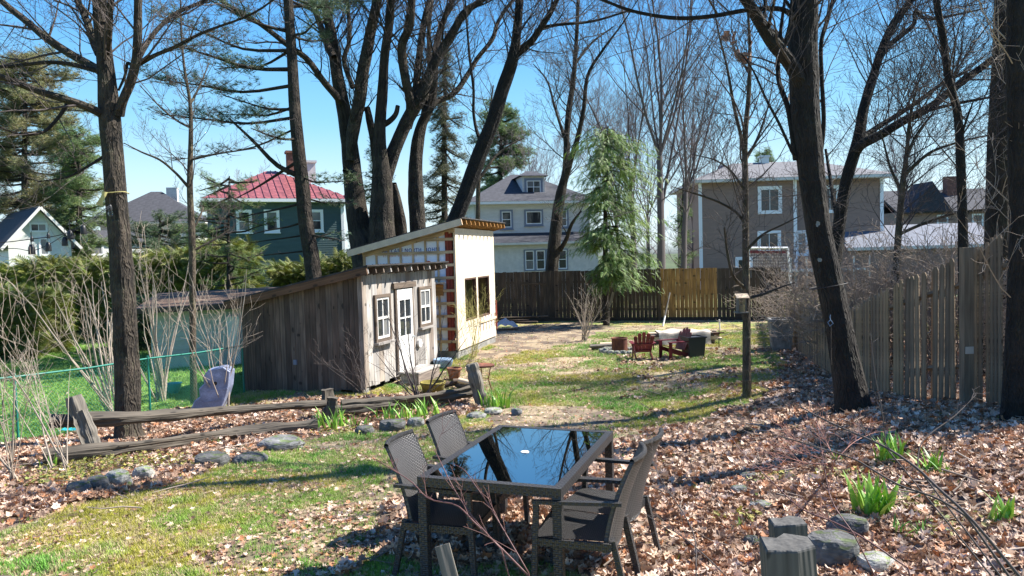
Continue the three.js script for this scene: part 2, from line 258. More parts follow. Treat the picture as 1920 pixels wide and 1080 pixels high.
{
  const W = 1536, H = 1536, g22 = (v) => Math.pow(clamp(v), 1 / 2.2);
  const soilC = [.115, .082, .058], litterC = [.17, .115, .08], grassC = [.14, .20, .03], mossC = [.26, .235, .03], strawC = [.42, .33, .20], lushC = [.13, .27, .03], blendc = (a, b, t) => a.map((v, i) => mix(v, b[i], t));
  const map = tex(W, H, (u, v) => {
    const x = mix(GX0, GX1, u), z = mix(GZ1, GZ0, v), c = cover(x, z), a = fbm(x * 3.1, z * 3.1, 4, 211), b = fbm(x * 19, z * 19, 2, 213), moss = sstep(.5, .62, fbm(x * .8 + 9, z * .8, 3, 217));
    let col = blendc(soilC, strawC, sstep(.35, .7, a) * .55 + (c.soil < .5 ? .25 : 0));
    if (c.soil > .95 && c.leaf > .5) col = blendc(soilC, litterC, sstep(.3, .65, b));
    let gc = blendc(grassC, mossC, moss * .8); gc = blendc(gc, strawC, .5 * sstep(.48, .66, a)); if (c.lush) gc = blendc(lushC, grassC, .5 * sstep(.4, .7, a));
    col = blendc(col, gc, clamp(c.grass * 1.15 - .2 + .5 * (b - .5)));
    const k = .78 + .5 * b; return col.map((t) => g22(t * k));
  });
  map.wrapS = map.wrapT = THREE.ClampToEdgeWrapping;
  const nx = 300, nz = 280, pos = [], uv = [], idx = [];
  for (let j = 0; j <= nz; j++) for (let i = 0; i <= nx; i++) { const x = mix(GX0, GX1, i / nx), z = mix(GZ1, GZ0, j / nz); pos.push(x, ground(x, z), z); uv.push(i / nx, j / nz); }
  for (let j = 0; j < nz; j++) for (let i = 0; i < nx; i++) { const a = j * (nx + 1) + i, b = a + nx + 1; idx.push(a, a + 1, b, a + 1, b + 1, b); }
  const g = new THREE.BufferGeometry(); g.setAttribute('position', new THREE.Float32BufferAttribute(pos, 3)); g.setAttribute('uv', new THREE.Float32BufferAttribute(uv, 2)); g.setIndex(idx); g.computeVertexNormals();
  setting('yard_ground', g, mat(C(1, 1, 1), .97, { map }));
  const far = new THREE.PlaneGeometry(900, 900, 1, 1); far.rotateX(-Math.PI / 2); far.translate(0, -.78, 0);
  setting('neighbourhood_ground', far, mat(C(.09, .13, .04), .97, { map: scaled(patina, 60, 60) }));
}

// ================================================================ houses around the garden
// lapped siding on a wall of width w and height h, outer face towards +z, foot at y = 0
function siding(w, h, course = .13, t = .018) {
  const l = [], n = Math.ceil(h / course);
  for (let k = 0; k < n; k++) { const y0 = k * course, y1 = Math.min(h, y0 + course); const uo = hash2(k, 7) * 5, vo = hash2(k, 9) * 5; l.push(poly3([V(-w / 2, y0, t), V(w / 2, y0, t), V(w / 2, y1, .002), V(-w / 2, y1, .002)], [[uo, vo], [uo + w * .3, vo], [uo + w * .3, vo + .1], [uo, vo + .1]])); l.push(poly3([V(-w / 2, y0, 0), V(w / 2, y0, 0), V(w / 2, y0, t), V(-w / 2, y0, t)])); }
  return merge(l);
}
const moved = (g, x, y, z, ry = 0) => { if (ry) g.rotateY(ry); g.translate(x, y, z); return g; };
// a window: casing is the part, panes, muntins and sill its sub-parts; centre of the foot at x, y on a wall whose face is at z
function windowOn(parent, x, y, z, w, h, o = {}) {
  const cw = o.casing ?? .1, cm = o.casingMat || M.whiteTrim, sm = o.sashMat || M.whiteTrim, ry = o.ry || 0, name = o.name || 'window', proud = o.proud ?? .05, put = (g) => { if (ry) g.rotateY(ry); return g; };
  const f = part(parent, name, put(merge([box(w + 2 * cw, cw, proud, 0, h + cw / 2, proud / 2), box(w + 2 * cw, cw, proud, 0, -cw / 2, proud / 2), box(cw, h, proud, -w / 2 - cw / 2, h / 2, proud / 2), box(cw, h, proud, w / 2 + cw / 2, h / 2, proud / 2)])), cm);
  f.position.set(x, y, z);
  const cols = o.cols || 1, rows = o.rows || 1, s = o.sash ?? .05;
  part(f, 'sash', put(merge([box(w - .004, s, .034, 0, h - s / 2 - .002, .018), box(w - .004, s, .034, 0, s / 2 + .002, .018), box(s, h - 2 * s - .006, .034, -w / 2 + s / 2 + .002, h / 2, .018), box(s, h - 2 * s - .006, .034, w / 2 - s / 2 - .002, h / 2, .018)])), sm);
  const iw = w - 2 * s, ih = h - 2 * s, mt = o.muntin ?? .035;
  for (let i = 1; i < cols; i++) part(f, 'muntin', put(box(mt, ih - .006, .03, -iw / 2 + iw * i / cols, h / 2, .016)), sm);
  for (let j = 1; j < rows; j++) part(f, 'muntin', put(box(iw - .006, mt * (o.rail && j === rows / 2 ? 1.6 : 1), .036, 0, s + ih * j / rows, .019)), sm);
  for (let i = 0; i < cols; i++) for (let j = 0; j < rows; j++) part(f, 'pane', put(box(iw / cols - mt, ih / rows - mt, .006, -iw / 2 + iw * (i + .5) / cols, s + ih * (j + .5) / rows, .008)), hash2(Math.round(x * 91), i * 3 + j, 4) > .6 ? M.glassPale : M.glass);
  if (o.sill) part(f, 'sill', put(box(w + 2 * cw + .06, .05, proud + .06, 0, -cw - .027, (proud + .06) / 2)), o.sillMat || cm);
  return f;
}
// hip roof over a rectangle w x d (eaves included), ridge of length r along x
function hip(w, d, h, r, y) {
  const a = V(-w / 2, y, d / 2), b = V(w / 2, y, d / 2), c = V(w / 2, y, -d / 2), e = V(-w / 2, y, -d / 2), p = V(-r / 2, y + h, 0), q = V(r / 2, y + h, 0);
  const faces = r > .05 ? [[a, b, q, p], [b, c, q], [c, e, p, q], [e, a, p]] : [[a, b, q], [b, c, q], [c, e, q], [e, a, q]];
  return merge([...faces.map((f) => poly3(f)), poly3([e, c, b, a])]);
}
const MPX = (d) => d / FPX;

// white two-storey house with a hipped roof behind the board fence
{
  const d = 52, s = MPX(d), yb = -.7, o = at(978, 520, d); o.y = yb;
  const h = thing('white_house', 'white two-storey house with grey hipped roof and dormer behind board fence', 'house', o, .2);
  const Y = (py) => (475 - (978 - 960) * Math.tan(ROLL * Math.PI / 180) - py) * s + CAM_Y - yb, X = (px) => (px - 978) * s, eave = Y(386), w = 7.6, dep = 8;
  part(h, 'wall', moved(siding(w, eave, .16), 0, 0, dep / 2), M.sidingWhite);
  part(h, 'wall', merge([moved(siding(dep, eave, .16), w / 2, 0, 0, Math.PI / 2), moved(siding(dep, eave, .16), -w / 2, 0, 0, -Math.PI / 2), box(w - .02, eave, dep - .02, 0, eave / 2, 0)]), M.sidingWhite);
  const roof = part(h, 'roof', hip(w + 1.1, dep + 1.1, 2.15, 1.2, eave), M.shingle);
  part(roof, 'soffit', box(w + 1.06, .16, dep + 1.06, 0, eave - .09, 0), M.whiteTrim);
  const dz = dep / 2 - .9, dm = part(h, 'dormer', merge([box(1.5, 1.35, 2.4, X(986), eave + 1.05, dz - 1.2)]), M.sidingWhite);
  part(dm, 'dormer_roof', hip(2, 2.9, .45, .4, eave + 1.73).translate(X(986), 0, dz - 1.2), M.shingle);
  const g = { casingMat: M.greyTrim, casing: .11 }, zf = dep / 2 + .022;
  windowOn(h, X(986), eave + .58, dz + .004, .95, .85, { ...g, cols: 2, rows: 2, casing: .14 });
  windowOn(h, X(931), Y(430), zf, .62, 1.02, { ...g, rows: 2, sill: true }); windowOn(h, X(979), Y(425), zf, 1.02, .82, { ...g, sill: true }); windowOn(h, X(1030), Y(430), zf, .62, 1.05, { ...g, rows: 2, sill: true });
  const pr = part(h, 'porch', box(w * .98, Y(458), 1.55, .1, Y(458) / 2, dep / 2 + .82), M.sidingWhite);
  part(pr, 'porch_roof', slab([V(-w / 2 - .2, Y(457), dep / 2 + 1.95), V(w / 2 + .4, Y(457), dep / 2 + 1.95), V(w / 2 + .1, Y(440), dep / 2 + .03), V(-w / 2, Y(440), dep / 2 + .03)], .12), M.shingleDark);
  part(pr, 'gutter', box(w + .5, .13, .12, .1, Y(459), dep / 2 + 1.98), M.chalk);
  for (let k = 0; k < 4; k++) windowOn(h, X(960) + k * .71, Y(503), dep / 2 + 1.6, .56, 1.2, { ...g, rows: 2, casing: .075 });
  windowOn(h, w / 2 + .025, eave - 1.7, 1.5, .7, 1.1, { ...g, rows: 2, ry: Math.PI / 2 });
}
// beige house on the right, with garage
{
  const d = 49, s = MPX(d), yb = -.6, o = at(1400, 520, d); o.y = yb;
  const h = thing('beige_house', 'beige two-storey house with white corner boards behind thin feeder tree', 'house', o, -.06);
  const X = (px) => (px - 1400) * s, Y = (px, py) => at(px, py, d).y - yb, eave = Y(1400, 339), xl = X(1316), xr = X(1651), w = xr - xl, cx = (xl + xr) / 2, dep = 9;
  part(h, 'wall', moved(siding(X(1490) - xl, eave, .12), (X(1490) + xl) / 2, 0, 0), M.sidingBeige);
  part(h, 'wall', moved(siding(xr - X(1490), eave, .12), (xr + X(1490)) / 2, 0, -.35), M.sidingBeige);
  part(h, 'wall', merge([box(w - .02, eave, dep - .5, cx, eave / 2, -dep / 2 - .62), box(X(1490) - xl - .02, eave, .9, (X(1490) + xl) / 2, eave / 2, -.47)]), M.sidingBeige);
  for (const [x, z] of [[xl, .02], [X(1490), .02], [xr, -.33]]) part(h, 'corner_board', box(.22, eave, .06, x, eave / 2, z + .02), M.whiteTrim);
  const roof = part(h, 'roof', hip(w + 1.2, dep + 1.3, 1.55, w * .45, 0).translate(cx, eave + .12, -dep / 2 - .1), M.shingleGrey);
  part(roof, 'soffit', box(w + 1.16, .18, dep + 1.26, cx, eave + .02, -dep / 2 - .1), M.chalk);
  part(roof, 'roof_vent', merge([box(.55, .5, .55, X(1470), eave + 1.75, -dep / 2), box(.75, .12, .75, X(1470), eave + 2.06, -dep / 2)]), M.galv);
  part(roof, 'roof_vent', box(.45, .3, .4, X(1386), eave + 1.4, -dep / 2 - .2), M.greyTrim);
  windowOn(h, X(1444), Y(1444, 396), .02, 1.2, 1.45, { cols: 2, casing: .18 }); windowOn(h, X(1442), Y(1442, 470), .02, 1.2, 1.15, { cols: 2, casing: .16 });
  windowOn(h, X(1557), Y(1557, 395), -.33, .9, 1.5, { cols: 2, casing: .16 }); windowOn(h, X(1505), Y(1505, 476), -.33, .55, 1.4, { rows: 2, casing: .14 });
  windowOn(h, X(1395), Y(1395, 520), .02, .8, 1.2, { casing: .16 });
  part(h, 'deck', merge([box(5, .14, 2.2, X(1530), 1.15, 1.2), ...[0, 1, 2, 3, 4, 5].map((k) => box(.09, 1.9, .09, X(1530) - 2.4 + k * .96, 1.05, 2.25))]), M.chalk);
  const gz = 2.4, gw = X(1840) - X(1556), gx = (X(1840) + X(1556)) / 2, ge = Y(1700, 462);
  const g = thing('beige_garage', 'low beige garage with pale roof beside the beige house', 'garage', o.clone().add(V(gx, 0, gz)), -.06);
  part(g, 'wall', moved(siding(gw - .4, ge, .12), 0, 0, 0), M.sidingBeige); part(g, 'wall', box(gw - .44, ge, 6, 0, ge / 2, -3.02), M.sidingBeige);
  part(g, 'roof', slab([V(-gw / 2, ge, .5), V(gw / 2, ge, .5), V(gw / 2 - .3, ge + 1.45, -3), V(-gw / 2 + .3, ge + 1.45, -3)], .14), M.roofBlue);
  part(g, 'roof', slab([V(gw / 2, ge, -6.5), V(-gw / 2, ge, -6.5), V(-gw / 2 + .3, ge + 1.44, -3.02), V(gw / 2 - .3, ge + 1.44, -3.02)], .14), M.roofBlue);
  part(g, 'fascia', box(gw, .2, .05, 0, ge - .06, .53), M.chalk);
}
// far house with dark gable and brick chimney at the right
{
  const d = 72, s = MPX(d), o = at(1790, 520, d); o.y = -.7;
  const h = thing('gabled_house', 'distant house with dark pointed gable and brick chimney at far right', 'house', o, 0), Y = (py) => at(1790, py, d).y + .7;
  part(h, 'wall', box(10.5, Y(395), 8, 0, Y(395) / 2, -4), M.sidingBeige);
  const e = Y(396); part(h, 'roof', merge([slab([V(-5.8, e, .6), V(5.8, e, .6), V(5.8, e + 2.4, -4), V(-5.8, e + 2.4, -4)], .15), slab([V(5.8, e, -8.6), V(-5.8, e, -8.6), V(-5.8, e + 2.4, -4.02), V(5.8, e + 2.4, -4.02)], .15)]), M.shingle);
  const gs = new THREE.Shape([new THREE.Vector2(-2, e), new THREE.Vector2(2, e), new THREE.Vector2(0, e + 2.9)]); part(h, 'gable', new THREE.ExtrudeGeometry(gs, { depth: 3.6, bevelEnabled: false }).translate(-2.6, 0, -2.8), M.shingleDark);
  part(h, 'chimney', box(1, 3.4, .8, 1.3, e + 1.9, -3), M.brick);
  windowOn(h, -1.2, e - 1.7, .02, .9, 1.3, { rows: 2 }); windowOn(h, 2.2, e - 1.7, .02, .9, 1.3, { rows: 2 });
}
// green house with red metal roof
{
  const d = 44, s = MPX(d), yb = -.7, o = at(648, 520, d); o.y = yb;
  const h = thing('green_house', 'dark green house with red metal roof and white corner board', 'house', o, .42);
  const Y = (py) => at(600, py, d).y - yb, eave = Y(380), w = 7.2, dep = 7.5, k = 1 / Math.cos(.42);
  part(h, 'wall', moved(siding(w, eave, .13), -w / 2, 0, 0), M.sidingGreen); part(h, 'wall', moved(siding(dep, eave, .13), 0, 0, -dep / 2, Math.PI / 2), M.sidingTeal);
  part(h, 'wall', box(w - .02, eave, dep - .02, -w / 2 - .01, eave / 2, -dep / 2), M.sidingGreen);
  part(h, 'corner_board', merge([box(.16, eave, .05, -.06, eave / 2, .035), box(.05, eave, .16, .035, eave / 2, -.08)]), M.whiteTrim);
  const cx = -w / 2, cz = -dep / 2, rw = w + 1, rd = dep + 1, rh = 2.0, roof = part(h, 'roof', hip(rw, rd, rh, .5, 0).translate(cx, eave + .16, cz), M.redMetal);
  part(roof, 'fascia', merge([box(rw + .04, .18, .04, cx, eave + .06, cz + rd / 2), box(.04, .18, rd, cx + rw / 2, eave + .06, cz), box(rw - .1, .05, rd - .1, cx, eave - .01, cz)]), M.whiteTrim);
  for (let i = 0; i <= 20; i++) { const x = -rw / 2 + rw * i / 20, t = Math.min(1, (rw / 2 - Math.abs(x)) / (rw / 2 - .25)); if (t < .03) continue; part(roof, 'roof_rib', bar(V(cx + x, eave + .18, cz + rd / 2), V(cx + x, eave + .18 + rh * t, cz + rd / 2 * (1 - t)), .05, .06), M.redMetal); }
  for (let i = 1; i < 20; i++) { const z = -rd / 2 + rd * i / 20, t = Math.min(1, (rd / 2 - Math.abs(z)) / (rd / 2)); part(roof, 'roof_rib', bar(V(cx + rw / 2, eave + .18, cz + z), V(cx + rw / 2 - (rw / 2 - .25) * t, eave + .18 + rh * t, cz + z), .06, .05), M.redMetal); }
  part(roof, 'chimney', merge([box(.7, 1.3, .6, cx + 1.3, eave + 2.6, cz + .3), box(.84, .14, .74, cx + 1.3, eave + 3.3, cz + .3)]), M.brick); part(roof, 'chimney', merge([box(.7, 1.2, .6, cx + 2.3, eave + 2.1, cz + .2), box(.86, .14, .76, cx + 2.3, eave + 2.75, cz + .2)]), M.chalk);
  for (const px of [602, 531, 488]) windowOn(h, (px - 648) * s * k, Y(432), .022, .62, 1.08, { rows: 2, casing: .11, sill: true });
  windowOn(h, (555 - 648) * s * k, .9, .022, .8, 1.1, { rows: 2, casing: .11 });
}
// white gabled house at far left
{
  const d = 45, yb = -.7, o = at(78, 500, d); o.y = yb;
  const h = thing('white_gabled_house', 'white house with steep dark roof behind hedge at far left', 'house', o, .78);
  const Y = (py) => at(75, py, d).y - yb, w = 3.3, ap = Y(392), ev = Y(452), dep = 8;
  const gs = new THREE.Shape([[-w / 2, 0], [w / 2, 0], [w / 2, ev], [0, ap], [-w / 2, ev]].map(([x, y]) => new THREE.Vector2(x, y)));
  part(h, 'wall', new THREE.ExtrudeGeometry(gs, { depth: dep, bevelEnabled: false }).translate(0, 0, -dep), M.whitePaint);
  const roof = part(h, 'roof', merge([slab([V(w / 2 + .45, ev - .42, .5), V(w / 2 + .45, ev - .42, -dep), V(0, ap + .18, -dep), V(0, ap + .18, .5)], .13), slab([V(-w / 2 - .45, ev - .42, -dep), V(-w / 2 - .45, ev - .42, .5), V(-.002, ap + .17, .5), V(-.002, ap + .17, -dep)], .13)]), M.shingle);
  part(roof, 'rake_board', merge([bar(V(0, ap + .08, .52), V(w / 2 + .45, ev - .5, .52), .16, .04), bar(V(0, ap + .08, .53), V(-w / 2 - .45, ev - .5, .53), .16, .04)]), M.chalk);
  part(roof, 'skylight', box(.5, .06, .9, w / 4 + .3, (ev + ap) / 2 + .06, -1.6, { rz: -Math.atan2(ap - ev, w / 2) }), M.whiteTrim);
  windowOn(h, -.05, Y(434), .01, .85, .48, { cols: 2, casing: .05 }); windowOn(h, .2, Y(478), .01, .45, 1, { casing: .06 });
  part(h, 'side_wing', box(5.4, Y(452), 4, w / 2 + 2.7, Y(452) / 2, -5), M.whitePaint); part(h, 'wing_roof', slab([V(w / 2, Y(452), -2.8), V(w / 2 + 5.8, Y(452), -2.8), V(w / 2 + 5.8, Y(425), -5), V(w / 2, Y(425), -5)], .12), M.shingle);
  windowOn(h, w / 2 + 2.2, Y(478), -2.99, .8, .9, { casing: .07 }); windowOn(h, w / 2 + 3.8, Y(478), -2.99, .6, .9, { casing: .07 });
}
// grey-roofed house behind the sapling
{
  const d = 60, yb = -.7, o = at(300, 500, d); o.y = yb;
  const h = thing('grey_roofed_house', 'low house with broad dark grey roof behind the sapling', 'house', o, .25), Y = (py) => at(300, py, d).y - yb, ev = Y(420);
  part(h, 'wall', moved(siding(6.6, ev, .15), 0, 0, 3.5), M.sidingWhite); part(h, 'wall', box(6.56, ev, 7, 0, ev / 2, 0), M.sidingWhite);
  const roof = part(h, 'roof', hip(8.4, 8.4, 2.6, .8, ev), M.shingle); part(roof, 'soffit', box(8.3, .14, 8.3, 0, ev - .08, 0), M.chalk); part(roof, 'chimney', box(.8, 1.4, .7, 1.2, ev + 2.2, 0), M.chalk);
  windowOn(h, 1.9, Y(470), 3.53, .8, 1.2, { rows: 2, casing: .1 }); windowOn(h, -1.6, Y(470), 3.53, .8, 1.2, { rows: 2, casing: .1 });
}

// ================================================================ weathered shed
{
  // local frame: origin at the near corner, +X along the door front (away from camera), +Z outwards (to the right), -Z along the dark side wall
  const o = V(-3.05, -.6, -14.83), dir = V(.313, 0, -.95).normalize(), turn = Math.atan2(-dir.z, dir.x);
  const s = thing('weathered_shed', 'weathered grey board shed with white door and slanted roof', 'shed', o, turn), L = 3.64, D = 2.83, foot = .12, hf = 2.42, hb = 1.86;
  const H = (z) => mix(hf, hb, -z / D);
  // core keeps the light out behind the board gaps
  const core = new THREE.Shape([[.04, foot], [.04, hf - .06], [D - .04, hb - .06], [D - .04, foot]].map(([a, b]) => new THREE.Vector2(-a, b)));
  part(s, 'lining', new THREE.ExtrudeGeometry(core, { depth: L - .06, bevelEnabled: false }).rotateY(-Math.PI / 2).scale(-1, 1, 1).translate(.03, 0, 0), M.oldWood[2]);
  reseed(31);
  // near side wall of vertical boards, facing the camera (local -X side)
  for (let z = 0, k = 0; z < D - .02; k++) { const w = Math.min(rr(.105, .145), D - z), zc = -(z + w / 2), top = H(zc) - .04, bot = foot - rr(0, .09) - .1 * z / D; part(s, 'wall_board', box(rr(.02, .027), top - bot, w - .006, -.012, (top + bot) / 2, zc), pick(M.oldWood)); z += w; }
  // door front boards, facing +Z
  for (let x = 0; x < L - .02;) { const w = Math.min(rr(.19, .27), L - x), bot = foot - rr(-.02, .05); part(s, 'wall_board', box(w - .006, hf - bot, rr(.02, .028), x + w / 2, (hf + bot) / 2, .012), pick(M.greyWood)); x += w; }
  // far and rear walls
  part(s, 'rear_wall', merge([box(L, hb - foot, .025, L / 2, (hb + foot) / 2, -D - .012), box(.025, hb - foot, D, L + .012, (hb + foot) / 2, -D / 2)]), M.oldWood[1]);
  const corner = part(s, 'corner_board', box(.05, hf - foot, .1, -.03, (hf + foot) / 2 - .02, .03), M.greyWood[3]);
  // roof slab, falling to the rear, with rafter tails
  const ov = .3, yo = (z) => H(z) + .12;
  part(s, 'roof', slab([V(-.22, yo(ov), ov), V(L + .2, yo(ov), ov), V(L + .2, yo(-D - .3), -D - .3), V(-.22, yo(-D - .3), -D - .3)], .035), M.feltRoof);
  part(s, 'verge_board', bar(V(-.2, yo(ov) - .11, ov - .01), V(-.2, yo(-D - .28) - .11, -D - .28), .03, .15), wood(C(.20, .11, .06)));
  for (let k = 0; k < 13; k++) { const x = -.12 + (L + .26) * k / 12; part(s, 'rafter', bar(V(x, yo(ov - .03) - .1, ov - .03), V(x, yo(-D - .2) - .1, -D - .2), .042, .125), k % 3 ? M.oldWood[k % 5] : M.greyWood[1]); }
  part(s, 'drip_edge', box(L + .44, .03, .012, L / 2 - .01, yo(ov) - .012, ov + .008), M.feltRoof);
  // door and windows
  const zf = .03, dx = 1.86, dw = .74, db = .2, dh = 1.82;
  const door = part(s, 'door', merge([box(dw, .78, .04, 0, .39, .02), box(.1, dh - .78, .04, -dw / 2 + .05, .78 + (dh - .78) / 2, .02), box(.1, dh - .78, .04, dw / 2 - .05, .78 + (dh - .78) / 2, .02), box(dw - .2, .24, .04, 0, dh - .12, .02)]), M.whitePaint); door.position.set(dx, db, zf);
  for (let i = 0; i < 2; i++) for (let j = 0; j < 2; j++) part(door, 'pane', box(.24, .37, .006, -.135 + .27 * i, .985 + .4 * j, .014), M.glass);
  part(door, 'muntin', box(.032, .8, .034, 0, 1.18, .019), M.whitePaint); part(door, 'muntin', box(dw - .21, .034, .032, 0, 1.18, .018), M.whitePaint);
  part(door, 'handle', cyl(.025, .025, .07, 0, 0, 0, 10).rotateX(Math.PI / 2).translate(dw / 2 - .06, .72, .04), M.galv);
  part(s, 'door_casing', merge([box(.07, dh + .04, .045, dx - dw / 2 - .04, db + dh / 2, zf + .015), box(.07, dh + .04, .045, dx + dw / 2 + .04, db + dh / 2, zf + .015), box(dw + .36, .12, .07, dx, db + dh + .09, zf + .03)]), M.oldWood[2]);
  for (const [x, y, w, h] of [[.83, 1.04, .56, .86], [2.95, 1.14, .56, .82]]) windowOn(s, x, y, zf - .002, w, h, { cols: 2, rows: 2, casing: .065, casingMat: M.oldWood[2], sashMat: M.chalk, rail: true, sash: .045, muntin: .03, sill: true, sillMat: M.greyWood[1] });
  part(s, 'lamp_fitting', cyl(.09, .1, .06, 0, 0, 0, 14).rotateX(Math.PI / 2).translate(2.55, .72, zf), M.chalk);
  part(s, 'outlet_box', box(.03, .1, .08, -.036, .62, -1.55), M.greyTrim);
  for (const [x, z] of [[.12, -.1], [.12, -1.3], [.12, -D + .15], [L / 2, -.14], [L - .15, -.14]]) part(s, 'footing_block', box(.22, .26, .2, x, 0, z), M.concrete);
  part(s, 'floor_beam', merge([box(L, .1, .06, L / 2, foot + .03, -.06), box(.06, .1, D - .1, .05, foot + .031, -D / 2)]), M.oldWood[3]);
  // step below the door
  const st = thing('door_step', 'grey timber step in front of the white shed door', 'step', o.clone().add(V(dir.x * 1.75 - dir.z * .42, 0, dir.z * 1.75 + dir.x * .42)), turn);
  for (let k = 0; k < 3; k++) part(st, 'tread', box(1.15, .04, .15, rr(-.02, .02), .24, -.17 + k * .17), M.greyWood[k]); part(st, 'riser', box(1.1, .22, .03, 0, .11, .22), M.greyWood[3]); part(st, 'riser', box(.04, .22, .4, -.5, .11, 0), M.greyWood[1]); part(st, 'riser', box(.04, .22, .4, .5, .11, 0), M.greyWood[1]);
}

// ================================================================ unfinished shed behind it
{
  const o = V(-1.48, -.6, -19.61), dir = V(.256, 0, -.967).normalize(), turn = Math.atan2(-dir.z, dir.x);
  const s = thing('unfinished_shed', 'unfinished shed with bright board front and exposed foam insulation', 'shed', o, turn), L = 3.62, D = 2.65, foot = .2, hf = 3.48, hb = 2.88, H = (z) => mix(hf, hb, -z / D);
  // printed foam board
  const cv = document.createElement('canvas'); cv.width = 1024; cv.height = 1024; const c = cv.getContext('2d'); c.fillStyle = '#f3f5fb'; c.fillRect(0, 0, 1024, 1024);
  for (let j = 0; j < 6; j++) { c.font = 'bold 62px sans-serif'; c.fillStyle = j % 2 ? '#9aa0b8' : '#3d4d94'; c.fillText('ROHM  CARE NORTH  ROHM', (j % 2) * -190 + 20, 110 + j * 170); c.font = '30px sans-serif'; c.fillStyle = '#c8736f'; c.fillText('R-5   NORTH   R-5   NORTH   R-5', 60 + j * 20, 160 + j * 170); if (j % 2) { c.beginPath(); c.arc(700, 90 + j * 170, 40, 0, 7); c.fillStyle = '#c43a3a'; c.fill(); } }
  const ct = new THREE.CanvasTexture(cv); ct.colorSpace = THREE.SRGBColorSpace; ct.wrapS = ct.wrapT = THREE.RepeatWrapping; ct.repeat.set(1 / 2.4, 1 / 2.4); const printed = mat(C(.90, .91, .95), .55, { map: ct });
  // side wall facing the camera (local -X): foam between studs, strapping over them
  const zs = []; for (let k = 0; k <= 7; k++) zs.push(-.12 - k * (D - .16) / 7);
  for (let k = 0; k < 7; k++) { const z0 = zs[k], z1 = zs[k + 1], uv = (z, y) => [z, y]; part(s, 'insulation_panel', poly3([V(.012, foot, z1), V(.012, foot, z0), V(.012, H(z0) - .1, z0), V(.012, H(z1) - .1, z1)], [uv(z1, foot), uv(z0, foot), uv(z0, H(z0)), uv(z1, H(z1))]), printed); }
  zs.forEach((z, k) => part(s, 'stud', box(.045, H(z) - .1 - foot, k ? .05 : .09, -.004, (H(z) - .1 + foot) / 2, z), k ? M.newWood : M.studRed));
  part(s, 'stud', box(.05, hf - foot - .12, .11, -.03, (hf + foot) / 2 - .06, -.2), M.studRed);
  for (let y = .45; y < 3.38; y += .34) { const lim = y > hb - .16 ? (hf - .13 - y) / (hf - hb) * D : D; if (lim > .3) part(s, 'strapping', box(.024, .075, Math.min(D, lim) - .02, -.046, y, -Math.min(D, lim) / 2), M.newWood); }
  part(s, 'top_plate', bar(V(-.02, hf - .07, 0), V(-.02, hb - .07, -D), .06, .12), M.newWood);
  part(s, 'header', box(.07, .3, .55, -.05, 1.83, -.62), M.rafterOrange); part(s, 'ledge', box(.2, .03, .8, -.13, 2.02, -.7), M.newWoodPale);
  // front: narrow vertical boards with two window openings
  const boards = (x0, x1, y0, y1) => { const l = []; for (let x = x0; x < x1 - .01; x += .09) { const w = Math.min(.09, x1 - x); l.push(box(w - .004, y1 - y0, .02 + .002 * (Math.round(x * 53) % 2), x + w / 2, (y0 + y1) / 2, .012)); } return merge(l); };
  const wy0 = .92, wy1 = 2.1, op = [[.66, 1.72], [1.86, 3.02]];
  part(s, 'front_board_panel', boards(0, L, wy1, hf - .02), M.plywood); part(s, 'front_board_panel', boards(0, .66, foot, wy1), M.plywood); part(s, 'front_board_panel', boards(1.72, 1.86, wy0, wy1), M.plywood); part(s, 'front_board_panel', boards(3.02, L, wy0, wy1), M.plywood); part(s, 'front_board_panel', boards(.66, 1.9, foot, wy0), M.plywood); part(s, 'front_board_panel', boards(1.9, L, foot, .5), M.plywood);
  part(s, 'front_insulation', box(L - 1.9, wy0 - .5, .012, (L + 1.9) / 2, (wy0 + .5) / 2, .004), M.foam);
  for (let k = 0; k < 6; k++) part(s, 'strapping', box(.05, wy0 - .5, .02, 2 + k * .3, (wy0 + .5) / 2, .022), M.newWoodPale); part(s, 'strapping', box(L - 1.9, .07, .02, (L + 1.9) / 2, .78, .044), M.newWoodPale);
  for (const [a, b] of op) {
    const f = part(s, 'window_frame', merge([box(b - a + .02, .05, .1, (a + b) / 2, wy1 - .02, -.03), box(b - a + .02, .05, .1, (a + b) / 2, wy0 + .02, -.03), box(.05, wy1 - wy0, .1, a + .02, (wy0 + wy1) / 2, -.03), box(.05, wy1 - wy0, .1, b - .02, (wy0 + wy1) / 2, -.03)]), M.brownTrim);
    part(f, 'pane', box(b - a - .08, wy1 - wy0 - .08, .006, (a + b) / 2, (wy0 + wy1) / 2, -.04), new THREE.MeshPhysicalMaterial({ color: C(.8, .85, .85), roughness: .02, transmission: 1, thickness: 0, ior: 1.5 }));
    part(f, 'stud', box(.05, 1.2, .09, mix(a, b, .35), 1.5, -.5), M.newWood); part(f, 'stud', box(.05, 1.2, .09, mix(a, b, .75), 1.5, -1.3), M.newWood);
  }
  part(s, 'corner_board', box(.03, hf - foot - .05, .05, -.03, (hf + foot) / 2, .0), M.newWoodPale); part(s, 'corner_board', box(.05, .9, .05, L + .01, .85, .03), M.studRed);
  part(s, 'rear_wall', merge([box(L, hb - foot, .03, L / 2, (hb + foot) / 2, -D), box(.03, hb - foot, D, L - .02, (hb + foot) / 2, -D / 2), box(L - .1, .04, D - .1, L / 2, foot + .03, -D / 2)]), M.newWood);
  const gable = new THREE.Shape([[0, hb - .02], [D, hb - .02], [0, hf - .06]].map(([a, b]) => new THREE.Vector2(-a, b))); part(s, 'far_gable', new THREE.ExtrudeGeometry(gable, { depth: .03, bevelEnabled: false }).rotateY(-Math.PI / 2).scale(-1, 1, 1).translate(L - .035, 0, 0), M.newWood);
  const ov = .34, yo = (z) => H(z) + .16;
